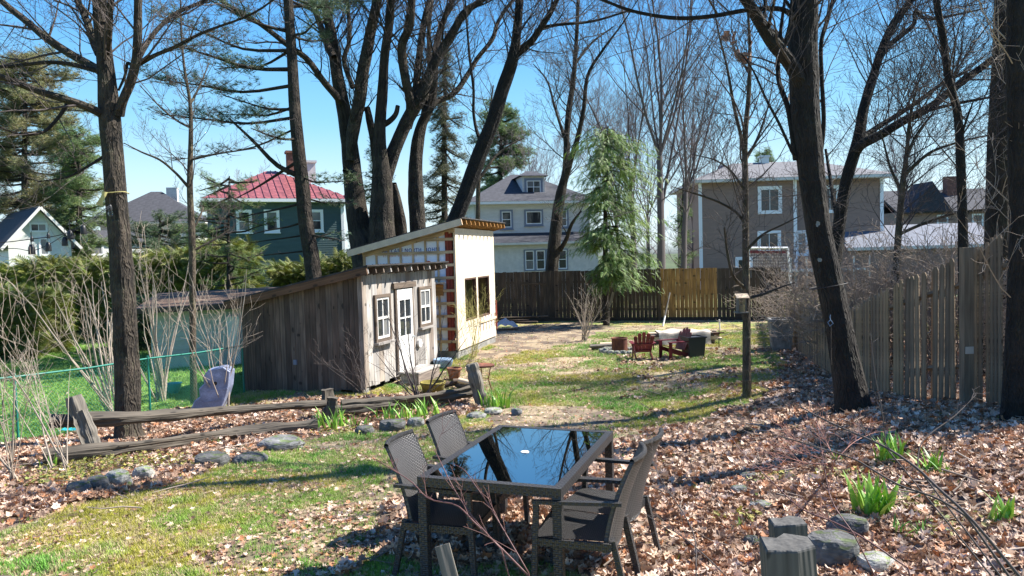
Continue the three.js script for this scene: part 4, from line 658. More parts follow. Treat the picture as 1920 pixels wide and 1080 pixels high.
{ // sunny cedar against the back fence
  const f = onGround(1137, 610), d = -f.z; reseed(401); const t = thing('cedar_tree', 'bright green feathery cedar in front of the back fence', 'tree', f), tr = [[1137, 612, 8], [1136, 540, 7.5], [1135, 400, 5], [1138, 300, 3], [1140, 236, 1]], { pts, rad } = limbPath(tr, d, d, 24); part(t, 'trunk', new Tubes().add(pts, rad, 10, { rough: .12 }).geo(f, true), M.barkPine);
  const B = new Tubes(), list = [], s = d / FPX;
  for (let k = 0; k < 230; k++) {
    const u = Math.pow(rand(), .9), y = mix(250, 535, u), a = rr(0, 6.28), reach = (y < 330 ? mix(58, 90, (y - 250) / 80) : y < 470 ? 92 : mix(90, 78, (y - 470) / 65)) * (.5 + .75 * noise(a * 1.6, y * .022, 77)) * rr(.7, 1.15), lowCut = y > 480 && Math.cos(a) < -.2 ? .5 : 1, p0 = at(1138, y - 12, d), p1 = at(1143 + Math.cos(a) * reach * lowCut, y + rr(-8, 26), d + Math.sin(a) * reach * s * lowCut), q = catmull([p0, p0.clone().lerp(p1, .5).add(V(0, .12, 0)), p1], 6); B.add(q, q.map((_, i) => .016 * (1 - .13 * i)), 4);
    for (let j = 0; j < 30; j++) { const v = rr(.25, 1.05), i = Math.min(5, Math.floor(v * 6)), p = q[i].clone().lerp(q[i + 1], v * 6 - i), yaw = -Math.atan2(p1.z - p0.z, p1.x - p0.x) + rr(-1, 1); list.push({ p: p.sub(f).add(V(rr(-.14, .14), rr(-.16, .06), rr(-.14, .14))), s: rr(.12, .28), q: new THREE.Quaternion().setFromEuler(new THREE.Euler(rr(-.5, .5), yaw, rr(-1.1, -.1), 'YXZ')) }); }
  }
  part(t, 'boughs', B.geo(f), M.barkPine); scatter(t, 'foliage', sprayGeo, cedarMat, list, greenTint(.45, 1.3, .4));
}
// ---- old multi-stemmed maple behind the sheds
{
  const d = 23.4, f = at(728, 640, d); f.y = ground(f.x, f.z);
  tracedTree('maple_tree', 'huge multi-stemmed old maple rising behind both sheds', { foot: f, d, bark: M.barkMaple, seed: 501, grow: { kids: [7, 7, 6], minR: .004 }, density: 1.7, blen: 2.2, brad: .035, limbs: [
    { p: [[712, 640, 66], [704, 520, 52], [690, 470, 40], [674, 426, 27], [661, 319, 22], [651, 238, 18], [632, 140, 14], [627, 98, 13], [617, 43, 11], [608, 0, 10], [590, -120, 8], [570, -320, 4], [560, -460, 1.5]], dd: 1, from: .6, steps: 60, rough: .2 },
    { p: [[720, 500, 40], [716, 426, 30], [716, 340, 24], [712, 264, 14], [717, 170, 12], [721, 106, 11], [730, 43, 10], [734, 0, 9], [745, -140, 6], [760, -360, 2.5]], d1: d - 1.2, from: .55 }, { p: [[638, 190, 9], [630, 180, 8], [604, 149, 7.5], [575, 110, 7], [540, 85, 6.5], [485, 43, 5.5], [425, 8, 4.5], [340, -50, 3], [240, -140, 1.5]], d1: d - 1.5 },
    { p: [[625, 108, 9], [612, 80, 8], [596, 34, 7], [582, 0, 6], [560, -90, 4], [530, -240, 2]], d1: d + 1 }, { p: [[658, 300, 11], [661, 258, 14], [667, 220, 14.5], [674, 190, 15], [682, 128, 14], [694, 64, 12.5], [707, 0, 11.5], [722, -120, 8], [735, -330, 3]], d1: d - .8 }, { p: [[662, 165, 6], [645, 112, 5.5], [655, 77, 5], [651, 0, 4.5], [640, -120, 3]], d1: d + .6 },
    { p: [[716, 350, 17], [741, 277, 15.5], [766, 221, 15], [788, 183, 15], [810, 128, 12], [847, 64, 9.5], [874, 21, 8], [904, 0, 6.5], [980, -80, 4], [1040, -220, 2]], d1: d - .4 }, { p: [[764, 240, 9], [770, 212, 10.5], [768, 182, 10.5], [760, 149, 10], [754, 85, 10], [768, 51, 9.5], [772, 0, 9], [780, -150, 6], [790, -340, 3]], d1: d - 1.5 }, { p: [[768, 225, 7], [777, 195, 8.5], [780, 165, 8.5], [784, 119, 8], [797, 34, 7.5], [806, 0, 7], [830, -150, 4], [850, -300, 2]], d1: d + 1.6 },
    { p: [[706, 300, 11], [700, 262, 9], [692, 222, 8], [688, 202, 7]], bare: true, dd: .2 }, { p: [[716, 236, 7], [730, 227, 6.5], [742, 214, 6], [746, 198, 5]], bare: true, dd: -.3 }, { p: [[738, 520, 16], [752, 440, 14], [744, 385, 13], [734, 345, 12]], bare: true, d0: d + .9, d1: d + .2 }, { p: [[664, 330, 12], [652, 322, 10], [647, 318, 8]], bare: true, dd: -.2 } ] });
  tracedTree('maple_tree', 'second maple trunk with hollow seam right of the old maple', { foot: at(792, 640, d + 1).setY(f.y), d: d + 1, bark: M.barkMaple, seed: 521, density: 1.5, blen: 2, brad: .03, limbs: [
    { p: [[792, 640, 24], [788, 500, 20], [784, 434, 18], [779, 341, 17], [783, 264, 15], [792, 230, 12], [809, 195, 9.5], [816, 140, 7.5], [818, 85, 7], [835, 30, 6], [848, 0, 5.5], [880, -120, 4], [920, -280, 2]], dd: 0, steps: 60, from: .55, rough: .22 }, { p: [[808, 198, 7.5], [820, 190, 7], [851, 175, 6.5], [877, 140, 6], [894, 111, 5.5], [924, 72, 5], [933, 43, 4.5], [960, 2, 4], [1020, -60, 2.5]], d1: d + 2.4 }, { p: [[793, 228, 8], [800, 180, 7], [806, 120, 6], [804, 60, 5], [812, -20, 4], [820, -160, 2]], d1: d + 2 } ] });
  tracedTree('maple_tree', 'dark maple trunk leaning right above the unfinished shed', { foot: at(790, 640, d - .9).setY(f.y), d: d - .9, bark: M.barkDark, seed: 541, grow: { kids: [7, 7, 6], minR: .004 }, density: 1.6, blen: 2.2, brad: .03, limbs: [
    { p: [[790, 640, 26], [815, 510, 21], [848, 426, 19.5], [869, 375, 18.5], [899, 290, 17.5], [920, 238, 16.5], [942, 170, 15.5], [958, 123, 14.5], [966, 85, 11.5], [971, 40, 10], [975, -20, 9], [985, -160, 6], [1000, -340, 3]], dd: -.6, steps: 60, from: .55, rough: .15 }, { p: [[962, 108, 9], [980, 92, 8.5], [997, 76, 8], [1023, 38, 7], [1045, -2, 6], [1090, -100, 4], [1130, -220, 2]], d1: d - 2 }, { p: [[1012, 52, 4], [1050, 46, 3.5], [1110, 40, 3], [1180, 20, 2]], d1: d - 1.6 }, { p: [[906, 270, 5], [896, 252, 4], [888, 213, 3.5], [888, 170, 3.2], [881, 111, 3], [875, 43, 2.2], [870, -30, 1.4]], d1: d - 1 } ] });
}
// ---- thin tree by the white house, centre tree, bare trees behind
tracedTree('bare_tree', 'thin pale-branched tree standing before the white house', { foot: at(896, 600, 33).setY(-.6), d: 33, bark: M.barkGrey, seed: 551, density: 1.4, blen: 1.8, brad: .03, limbs: [{ p: [[896, 600, 6], [896, 417, 5.5], [898, 330, 5], [905, 290, 4], [915, 230, 3], [925, 160, 1.5]], dd: 0, from: .4 }, { p: [[899, 335, 4], [915, 312, 3.5], [930, 292, 3], [960, 270, 2], [985, 258, 1]] }] });
{ const f = onGround(1028, 598), d = -f.z;
  tracedTree('bare_tree', 'forked bare tree standing left of the bright cedar', { foot: f, d, bark: M.barkPine, seed: 561, grow: { kids: [7, 8, 6], minR: .004 }, density: 1.8, blen: 2.4, brad: .03, limbs: [{ p: [[1026, 602, 20], [1030, 560, 16.5], [1036, 490, 15], [1045, 410, 13], [1052, 360, 12], [1060, 324, 8], [1064, 231, 6.5], [1076, 139, 5.5], [1081, 69, 4.5], [1084, 0, 4], [1090, -120, 2.5], [1096, -260, 1]], dd: 0, steps: 50, from: .4, rough: .22 }, { p: [[1054, 352, 9], [1070, 300, 6.5], [1083, 259, 6], [1094, 208, 5], [1103, 139, 4], [1131, 93, 3], [1170, 40, 1.6], [1220, -40, .8]], d1: d - 1.5 }, { p: [[1062, 270, 4], [1040, 200, 3], [1025, 150, 2], [1000, 120, 1]] }, { p: [[1078, 120, 3.5], [1110, 80, 2.5], [1150, 50, 1.5]] }, { p: [[1050, 470, 6], [1062, 448, 5], [1072, 420, 4], [1090, 395, 2]], kids: 3 }] }); }
const vase = [ [1187, 3, 500, 38, 16, 'vase-shaped bare tree rising directly behind the cedar', 601, -6], [1239, 6, 520, 36, 20, 'tall bare tree with straight trunk right of the cedar', 611, 10], [1282, 4, 520, 40, 16, 'bare tree between the small spruce and beige house', 621, 34], [1160, 2, 520, 46, 14, 'faint bare tree behind the cedar on its left', 631, -20], [1300, 2, 520, 52, 14, 'distant fine-twigged bare tree left of beige house roof', 641, 20], [1215, 2, 520, 50, 14, 'distant bare tree between two nearer straight trunks', 651, 6], [1690, 2, 520, 55, 13, 'distant bare tree right of beige house roof', 661, 8], [470, 2, 520, 62, 11, 'faint far bare tree left of the green house', 671, 10], [1000, 2, 520, 58, 13, 'distant bare tree over the white house roof', 681, 5] ];
for (const [px, , by, d, h, label, seed, lean] of vase) {
  reseed(seed); const f = at(px, by, d); f.y = -.65; const t = thing('bare_tree', label, 'tree', f, 0, 'bare trees behind the fence'), out = { thick: new Tubes(), thin: new Tubes() }, s = d / FPX, r0 = .0098 * h, top = h * .36, trunk = [V(f.x, -.7, f.z), V(f.x + .05, top * .5 - .6, f.z), V(f.x + lean * s * .2, top - .6, f.z)];
  const q = catmull(trunk, 10); part(t, 'trunk', new Tubes().add(q, q.map((_, i) => r0 * (1.15 - .045 * i)), 10, { rough: .12 }).geo(f, true), M.barkFar);
  const fork = q[10], n = 7; for (let k = 0; k < n; k++) { const a = k / n * 6.28 + rr(-.4, .4), sp = rr(.12, .6), from = q[Math.floor(rr(6, 10.99))]; grow(out, k < 4 ? fork : from, V(Math.cos(a) * sp + lean * .006, 1, Math.sin(a) * sp).normalize(), h * rr(.42, .62), r0 * rr(.24, .42), 0, { levels: 3, spread: .55, up: .1, wobble: .1, ratio: .46, minR: .0035 * d / 36, kids: [10, 8, 5], from: .12, split: .03 }); }
  for (let k = 0; k < 8; k++) grow(out, q[Math.floor(rr(3, 10))], V(rr(-1, 1), .5, rr(-1, 1)).normalize(), h * .14, r0 * .15, 1, { levels: 3, minR: .004 * d / 36, up: .1, spread: .6 });
  part(t, 'crown_branches', out.thick.geo(f), M.barkFar); part(t, 'crown_twigs', out.thin.geo(f), M.twigFar);
}
// ---- feeder tree
let feederTrunk;
{ const f = onGround(1400, 748), d = -f.z; feederTrunk = { f, d };
  tracedTree('feeder_tree', 'slim straight tree carrying the bird feeder on the lawn edge', { foot: f, d, bark: M.barkGrey, branchMat: M.barkDark, seed: 701, grow: { kids: [7, 7, 5], minR: .003 }, density: 2.3, blen: 1.5, brad: .02, limbs: [{ p: [[1401, 752, 11], [1400, 700, 10], [1400, 640, 9.5], [1399, 540, 8.5], [1398, 440, 8], [1397, 330, 7.2], [1397, 255, 6.5], [1404, 176, 5], [1406, 93, 4], [1403, 28, 3], [1400, -80, 2], [1398, -200, 1]], dd: 0, steps: 50, from: .36, rough: .1 }, { p: [[1396, 292, 5], [1388, 250, 4.2], [1377, 204, 4], [1363, 125, 3], [1349, 69, 2.2], [1340, 20, 1.6], [1330, -60, 1]], d1: d - .4 }, { p: [[1399, 541, 5], [1382, 527, 4], [1373, 513, 3.5], [1364, 475, 3], [1358, 427, 2]], d1: d - .5 }, { p: [[1398, 420, 4], [1380, 398, 3], [1350, 380, 2.6], [1300, 362, 2], [1260, 350, 1]] }, { p: [[1398, 300, 4], [1420, 260, 3], [1440, 200, 2], [1450, 150, 1]] }, { p: [[1399, 470, 4], [1430, 440, 3], [1470, 420, 2], [1500, 405, 1]] }, { p: [[1399, 560, 4], [1430, 552, 3], [1460, 540, 2.2], [1490, 530, 1.2]] }, { p: [[1398, 360, 3], [1370, 320, 2.4], [1340, 300, 1.6], [1300, 290, 1]] }] });
}
// ---- big dark trunk at the right
{ const f = onGround(1602, 772), d = -f.z;
  tracedTree('oak_tree', 'massive dark leaning trunk rising through the right leaf bank', { foot: f, d, bark: M.barkDark, seed: 721, density: 1.5, blen: 2, brad: .03, limbs: [
    { p: [[1602, 782, 44], [1597, 745, 38], [1586, 680, 33], [1571, 600, 30.5], [1552, 510, 29], [1535, 430, 28], [1523, 340, 29.5], [1514, 260, 31], [1507, 180, 33], [1505, 100, 34], [1509, 40, 30], [1512, -20, 28], [1516, -200, 24], [1524, -500, 16], [1530, -800, 7]], dd: 0, steps: 80, from: .62, rough: .12 },
    { p: [[1508, 200, 14], [1502, 160, 18], [1484, 122, 17], [1450, 80, 16], [1420, 32, 14], [1395, -6, 13], [1360, -60, 11], [1300, -180, 7], [1240, -340, 3]], d1: d - .6 }, { p: [[1500, 40, 9], [1470, 19, 6], [1440, 16, 5.5], [1400, 19, 5.2], [1330, 31, 5], [1270, 34, 4.6], [1200, 24, 4], [1150, 8, 3.4], [1110, -14, 3], [1040, -80, 2]], d1: d - 1 }, { p: [[1492, 300, 7], [1478, 205, 6.5], [1466, 170, 6], [1460, 150, 6], [1459, 105, 5], [1466, 40, 4], [1480, -60, 2]], d1: d + .5 },
    { p: [[1490, 292, 4], [1486, 286, 3.6], [1460, 230, 3.2], [1437, 187, 3], [1412, 132, 2], [1390, 100, 1]], d1: d - .4 }, { p: [[1530, 330, 8], [1544, 240, 5.5], [1541, 150, 5], [1540, 78, 5], [1551, 39, 5], [1563, -4, 4.5], [1600, -140, 3]], d0: d + .4, d1: d + .8 }, { p: [[1524, -100, 18], [1570, -220, 14], [1640, -380, 8], [1700, -560, 3]], d1: d + 1 }, { p: [[1500, -60, 12], [1470, -180, 9], [1400, -330, 5]], d1: d + 1.4 } ] });
  const oak = scene.getObjectByName('oak_tree'); reseed(725); for (const [x, y, r, dd] of [[1533, 420, .034, .21], [1537, 487, .03, .22]]) { const q = at(x, y, d - dd).sub(f), g = new THREE.CircleGeometry(r, 12), pp = g.attributes.position; for (let i = 1; i < pp.count - 1; i++) { const k = rr(.6, 1.15); pp.setXYZ(i, pp.getX(i) * k, pp.getY(i) * k, rr(0, .01)); } g.computeVertexNormals(); part(oak, 'lichen_patch', g.translate(q.x, q.y, q.z), mat(C(.20, .21, .19), .95)); }
  const sw = thing('rope_swing_tag', 'blue cord and wire tied around the massive dark trunk', 'cord', at(1560, 600, d - .36)); const ring = []; for (let i = 0; i <= 20; i++) { const a = i / 20 * 6.28; ring.push(at(1553, 536, d).sub(sw.position).add(V(Math.cos(a) * .225, .012 * Math.sin(a) + Math.cos(a) * .035, Math.sin(a) * .225))); }
  part(sw, 'wire', tubeGeo(ring, .006, 4), M.black); part(sw, 'cord', tubeGeo([at(1557, 590, d - .25), at(1556, 595, d - .25), at(1557, 600, d - .26), at(1562, 606, d - .27), at(1556, 612, d - .27), at(1552, 604, d - .27), at(1557, 600, d - .26)].map((p) => p.sub(sw.position)), .006, 5), mat(C(.10, .17, .26), .7)); part(sw, 'cord', tubeGeo([at(1558, 612, d - .27), at(1558, 650, d - .28), at(1559, 684, d - .3)].map((p) => p.sub(sw.position)), .006, 5), M.rail);
}
// ---- trees beyond the right fence
{ const d = 17; tracedTree('maple_tree', 'forking tree behind the massive trunk with limbs reaching right', { foot: at(1562, 600, d).setY(-.55), d, bark: M.barkDark, seed: 741, density: 3, blen: 2.3, brad: .022, grow: { levels: 3, kids: [7, 8, 6], minR: .003 }, limbs: [
    { p: [[1562, 640, 17], [1566, 500, 15], [1574, 408, 14], [1589, 330, 13], [1608, 264, 12.5], [1620, 202, 11], [1637, 144, 10], [1656, 86, 9], [1679, 39, 8.5], [1704, 6, 8], [1750, -80, 5], [1800, -200, 2.5]], dd: 0, steps: 50, from: .5 }, { p: [[1604, 286, 12], [1616, 271, 11.5], [1651, 253, 11], [1690, 229, 10], [1748, 198, 9.5], [1791, 163, 9], [1853, 117, 8], [1920, 70, 6], [2010, 0, 3]], d1: d - 1.5 }, { p: [[1616, 262, 7], [1628, 250, 6.5], [1682, 216, 6], [1730, 184, 5], [1768, 156, 4], [1820, 130, 2]], d1: d + 1 }, { p: [[1700, 224, 5], [1721, 214, 4.5], [1768, 200, 4], [1842, 185, 3], [1930, 170, 1.5]], d1: d - 2 }, { p: [[1648, 112, 7], [1663, 89, 6.5], [1690, 66, 6], [1714, 44, 5], [1716, 22, 4.5], [1735, 35, 4], [1780, 30, 3], [1850, 15, 1.5]] }, { p: [[1572, 420, 6], [1562, 370, 5], [1556, 330, 4], [1548, 280, 3]], d1: d + 1 } ] }); }
{ const d = 15; tracedTree('bare_tree', 'small crooked tree behind the picket fence', { foot: at(1680, 620, d).setY(ground(8, -d)), d, bark: M.barkGrey, branchMat: M.barkDark, seed: 751, density: 3.6, blen: 1.7, brad: .018, grow: { kids: [7, 8, 5], minR: .003 }, limbs: [{ p: [[1680, 640, 10], [1678, 540, 9], [1682, 470, 8], [1687, 408, 7.5], [1692, 350, 7], [1700, 288, 5], [1704, 241, 4], [1715, 180, 2.5], [1730, 130, 1.2]], dd: 0, steps: 36, from: .3 }, { p: [[1694, 330, 5], [1720, 305, 4], [1748, 284, 3.5], [1807, 264, 2.5], [1870, 250, 1.2]] }, { p: [[1690, 360, 4], [1668, 310, 3], [1655, 260, 2], [1640, 220, 1]] }, { p: [[1700, 290, 3], [1720, 250, 2.5], [1750, 210, 1.5]] }, { p: [[1684, 440, 4], [1730, 420, 3.5], [1790, 400, 3], [1850, 392, 2]] }] }); }
{ const d = 12.2; tracedTree('bare_tree', 'thin upright tree behind the square fence post', { foot: at(1812, 700, d).setY(-.3), d, bark: M.barkDark, seed: 761, density: 2.6, blen: 1.8, brad: .016, grow: { kids: [7, 7, 5], minR: .0028 }, limbs: [{ p: [[1814, 740, 12], [1808, 600, 11.5], [1806, 505, 11], [1805, 420, 10.5], [1801, 300, 10], [1795, 210, 9.5], [1779, 150, 8.5], [1770, 80, 8], [1756, 0, 7.5], [1745, -120, 5], [1730, -320, 2]], dd: 0, steps: 50, from: .3 }, { p: [[1801, 260, 3], [1812, 225, 2.5], [1825, 190, 1.5]] }] }); }
{ const d = 13.4; tracedTree('maple_tree', 'broad brown trunk behind the near end of picket fence', { foot: at(1868, 690, d).setY(-.3), d, bark: M.barkPine, twigMat: M.twigPale, seed: 771, density: 1.6, blen: 1.6, brad: .014, limbs: [{ p: [[1866, 720, 30], [1867, 600, 27], [1869, 480, 26], [1873, 300, 25], [1880, 120, 22], [1883, 0, 20], [1888, -200, 15], [1892, -500, 7]], dd: 0, steps: 60, from: .25, rough: .14 }] }); }
{ const f = onGround(1900, 790), d = -f.z; tracedTree('maple_tree', 'dark trunk in front of the fence at right edge', { foot: f, d, bark: M.barkDark, twigMat: M.twigPale, seed: 781, density: 1.5, blen: 1.3, brad: .012, limbs: [{ p: [[1899, 796, 30], [1902, 740, 26], [1908, 600, 24], [1914, 430, 23], [1912, 250, 24], [1910, 100, 25], [1911, 0, 24], [1915, -250, 18], [1920, -600, 8]], dd: 0, steps: 60, from: .2, rough: .14 }] }); }
// trees beyond the right edge of the view, whose shade falls on the leaf bank
{ const sh = (x, z, h, seed, label) => { reseed(seed); const f = V(x, ground(Math.min(x, 15.9), z), z), t = thing('evergreen_tree', label, 'tree', f), q = catmull([V(x, f.y - .1, z), V(x + .05, f.y + h * .5, z), V(x, f.y + h, z)], 14), B = new Tubes(), pads = []; part(t, 'trunk', new Tubes().add(q, q.map((_, i) => .17 * (1 - .065 * i)), 10, { rough: .12 }).geo(f, true), M.barkPine);
  for (let k = 0; k < 90; k++) { const u = rr(.22, 1), a = rr(0, 6.28), r = 2.3 * (1.1 - u) * rr(.6, 1.1) + .3, p0 = V(x, f.y + h * u, z), p1 = V(x + Math.cos(a) * r, f.y + h * u - .15 * r, z + Math.sin(a) * r); B.add([p0, p0.clone().lerp(p1, .5).add(V(0, .1, 0)), p1], [.02, .014, .006], 4); for (let j = 0; j < 14; j++) pads.push({ p: p0.clone().lerp(p1, rr(.3, 1.05)).sub(f).add(V(rr(-.2, .2), rr(-.1, .15), rr(-.2, .2))), s: rr(.14, .24) }); }
  part(t, 'boughs', B.geo(f), M.barkPine); scatter(t, 'needles', needleGeo, pineDark, pads, greenTint()); };
  sh(11.6, -12.6, 9.5, 901, 'tall evergreen standing just beyond the right edge, nearest'); sh(13.2, -16.5, 10.5, 903, 'tall evergreen beyond the right edge, second one back'); sh(10.2, -9.6, 8.5, 905, 'evergreen beyond the right edge beside the near picket fence end'); }

// ================================================================ hedges and shrubs
function hedge(name, label, pts, wid, hts, n, m, sprayS = .5, cat = 'hedge') {
  reseed(pts[0].x * 100 | 0); const f = pts[0].clone(), t = thing(name, label, cat, f), list = [], core = [];
  const st = new Tubes(); for (let k = 0; k < pts.length - 1; k++) { const a = pts[k], b = pts[k + 1], m = Math.ceil(a.distanceTo(b) / .4); for (let q = 0; q < m; q++) { const s = a.clone().lerp(b, (q + rand()) / m).sub(f).add(V(rr(-.2, .2), 0, rr(-.2, .2))), h = mix(hts[k], hts[k + 1], q / m) * rr(.75, .95); st.add([s.clone().setY(s.y - .1), s.clone().add(V(rr(-.1, .1), h * .5, rr(-.1, .1))), s.clone().add(V(rr(-.15, .15), h, rr(-.15, .15)))], [.05, .035, .01], 5); } }
  part(t, 'stems', st.geo(), M.barkPine, { kind: 'stuff' });
  for (let i = 0; i < n; i++) { const u = rand() * (pts.length - 1), k = Math.floor(u), a = pts[k].clone().lerp(pts[k + 1], u - k), h = mix(hts[k], hts[k + 1], u - k) * (.9 + .2 * noise(u * 9, 3, 7)), v = Math.pow(rand(), .8), dirx = pts[k + 1].x - pts[k].x, dirz = pts[k + 1].z - pts[k].z, L = Math.hypot(dirx, dirz), nx = -dirz / L, nz = dirx / L, s = rr(-1, 1), th = v * 1.9, out = wid / 2 * (.75 + .35 * noise(u * 14, v * 6, 8)) * (v > .9 || i % 3 === 0 ? rr(-1, 1) : Math.sign(s)), p = V(a.x + nx * out - f.x, (a.y - f.y) + v * h, a.z + nz * out - f.z); list.push({ p, s: rr(.6, 1.2) * sprayS, q: new THREE.Quaternion().setFromEuler(new THREE.Euler(rr(-1.2, 1.2), rr(0, 6.28), rr(-.9, 1.2), 'YXZ')) }); }
  scatter(t, 'foliage', sprayGeo, m, list, greenTint(.4, 1.35, .5)); return t;
}
const gp = (x, y, d) => { const p = at(x, y, d); p.y = -.62; return p; };
hedge('cedar_hedge', 'long clipped cedar hedge along the far side of left lawn', [gp(-260, 560, 30), gp(60, 560, 29), gp(250, 560, 28), gp(460, 560, 27)], 1.6, [3.0, 2.75, 2.9, 3.3], 24000, hedgeMat, .55);
hedge('cedar_hedge', 'yellow-green cedar hedge between pine trunk and old maple', [gp(520, 560, 30), gp(640, 560, 30), gp(705, 560, 30)], 1.5, [2.6, 2.75, 2.6], 8000, hedgeMat, .5);
hedge('evergreen_bush', 'rounded dark evergreen bush at the left lawn edge', [gp(-30, 560, 23), gp(90, 560, 23)], 1.8, [2.2, 2.0], 6000, hedgeMat, .45, 'bush');
hedge('evergreen_bush', 'low spreading juniper beside the pale outbuilding', [gp(240, 590, 24), gp(300, 590, 24)], 1.4, [1.6, 1.5], 4000, foliage(C(.07, .14, .035)), .4, 'bush');
function shrub(name, label, foot, stems, hgt, o = {}) {
  reseed(o.seed || 9); const t = thing(name, label, o.category || 'shrub', foot, 0, o.group), out = { thick: new Tubes(), thin: new Tubes() };
  for (let k = 0; k < stems; k++) { const a = rr(0, 6.28), sp = rr(.1, o.spread ?? .5), d = V(Math.cos(a) * sp + (o.lean || 0), 1, Math.sin(a) * sp).normalize(), p = foot.clone().add(V(rr(-1, 1) * (o.base ?? .12), -.04, rr(-1, 1) * (o.base ?? .12))); const st = new Tubes(); grow({ thick: st, thin: st }, p, d, hgt * rr(.65, 1.1), (o.r ?? .016) * rr(.6, 1.1), 0, { levels: 0, up: o.up ?? .04, wobble: .13 }); part(t, 'stem', st.geo(foot), o.mat || M.stemPale);
    grow(out, p, d, hgt * rr(.6, 1), (o.r ?? .016) * .5, 0, { levels: o.levels ?? 2, up: o.up ?? .05, wobble: .16, kids: o.kids || [6, 4, 3], spread: .6, from: .3, minR: o.minR ?? .0022 }); }
  const g = [out.thick, out.thin].filter((x) => !x.empty); g.forEach((x) => part(t, 'twigs', x.geo(foot), o.twigMat || o.mat || M.twigPale)); return t;
}
shrub('bare_shrub', 'pale multi-stemmed bare shrub right of the maple trunk', onGround(300, 752), 8, 3.2, { seed: 801, spread: .45, r: .03, kids: [5, 3, 2] });
shrub('bare_shrub', 'pale bare shrub leaning across the blue plastic slide', onGround(418, 768), 6, 2.7, { seed: 803, spread: .6, r: .024, lean: .15, kids: [5, 3, 2] });
shrub('bare_shrub', 'grey bare shrub left of the maple by the leaning post', onGround(215, 790), 8, 3.2, { seed: 805, spread: .55, r: .032, lean: -.3, kids: [5, 3, 2] });
shrub('bare_shrub', 'tangled pale bare shrub at the far left edge', onGround(40, 905), 4, 2.2, { seed: 807, spread: .7, r: .015 });
shrub('bare_shrub', 'bare arching shrub rooted at lower left beside chain-link', onGround(110, 888), 4, 2.1, { seed: 808, spread: .8, r: .014, lean: -.25 });
shrub('bare_shrub', 'dark budding shrub before the shed door', onGround(790, 752), 7, 2.1, { seed: 809, spread: 1.0, r: .022, mat: M.twig, twigMat: M.twig, up: .0 });
shrub('bare_shrub', 'low budding shrub against the dark shed corner', onGround(700, 752), 4, 1.5, { seed: 811, spread: .8, r: .011, mat: M.twig, twigMat: M.twig, lean: -.2, up: .01 });
shrub('bare_shrub', 'pale bare shrub standing alone on the lawn near back fence', onGround(1097, 640), 9, 1.75, { seed: 813, spread: .55, r: .02, kids: [4, 3, 2] });
shrub('bare_shrub', 'yellow-stemmed bare shrub below the unfinished shed windows', onGround(885, 672), 9, 1.9, { seed: 815, spread: .4, r: .01, mat: mat(C(.36, .33, .10), .8), twigMat: mat(C(.36, .33, .10), .8) });
const bushSpots = [[1590, 560, 15.5, 2.3], [1640, 565, 14.5, 2.4], [1700, 560, 14, 2.5], [1760, 560, 13.5, 2.4], [1520, 555, 19, 2.6], [1610, 555, 19, 2.8], [1730, 555, 18, 3], [1850, 560, 12.5, 2.3]];
bushSpots.forEach(([x, y, d, h], i) => { const f = at(x, y, d); f.y = ground(Math.min(15, f.x), f.z) - .05; shrub('bare_shrub', ['tangled pale brush over the fence dip', 'tangled pale brush right of the massive trunk', 'pale brush before the beige garage', 'pale brush under the thin upright tree', 'brush left of the massive trunk by the lattice', 'brown brush deep behind the fence dip', 'brown brush below the pale garage roof', 'pale brush behind the broad brown trunk'][i], f, 18, h * 1.15, { seed: 830 + i, spread: 1.2, r: .016, minR: .0048, levels: 2, kids: [11, 6, 3], up: -.03, base: .5, mat: M.brush, twigMat: M.brush, group: 'brush beyond the picket fence' }); });

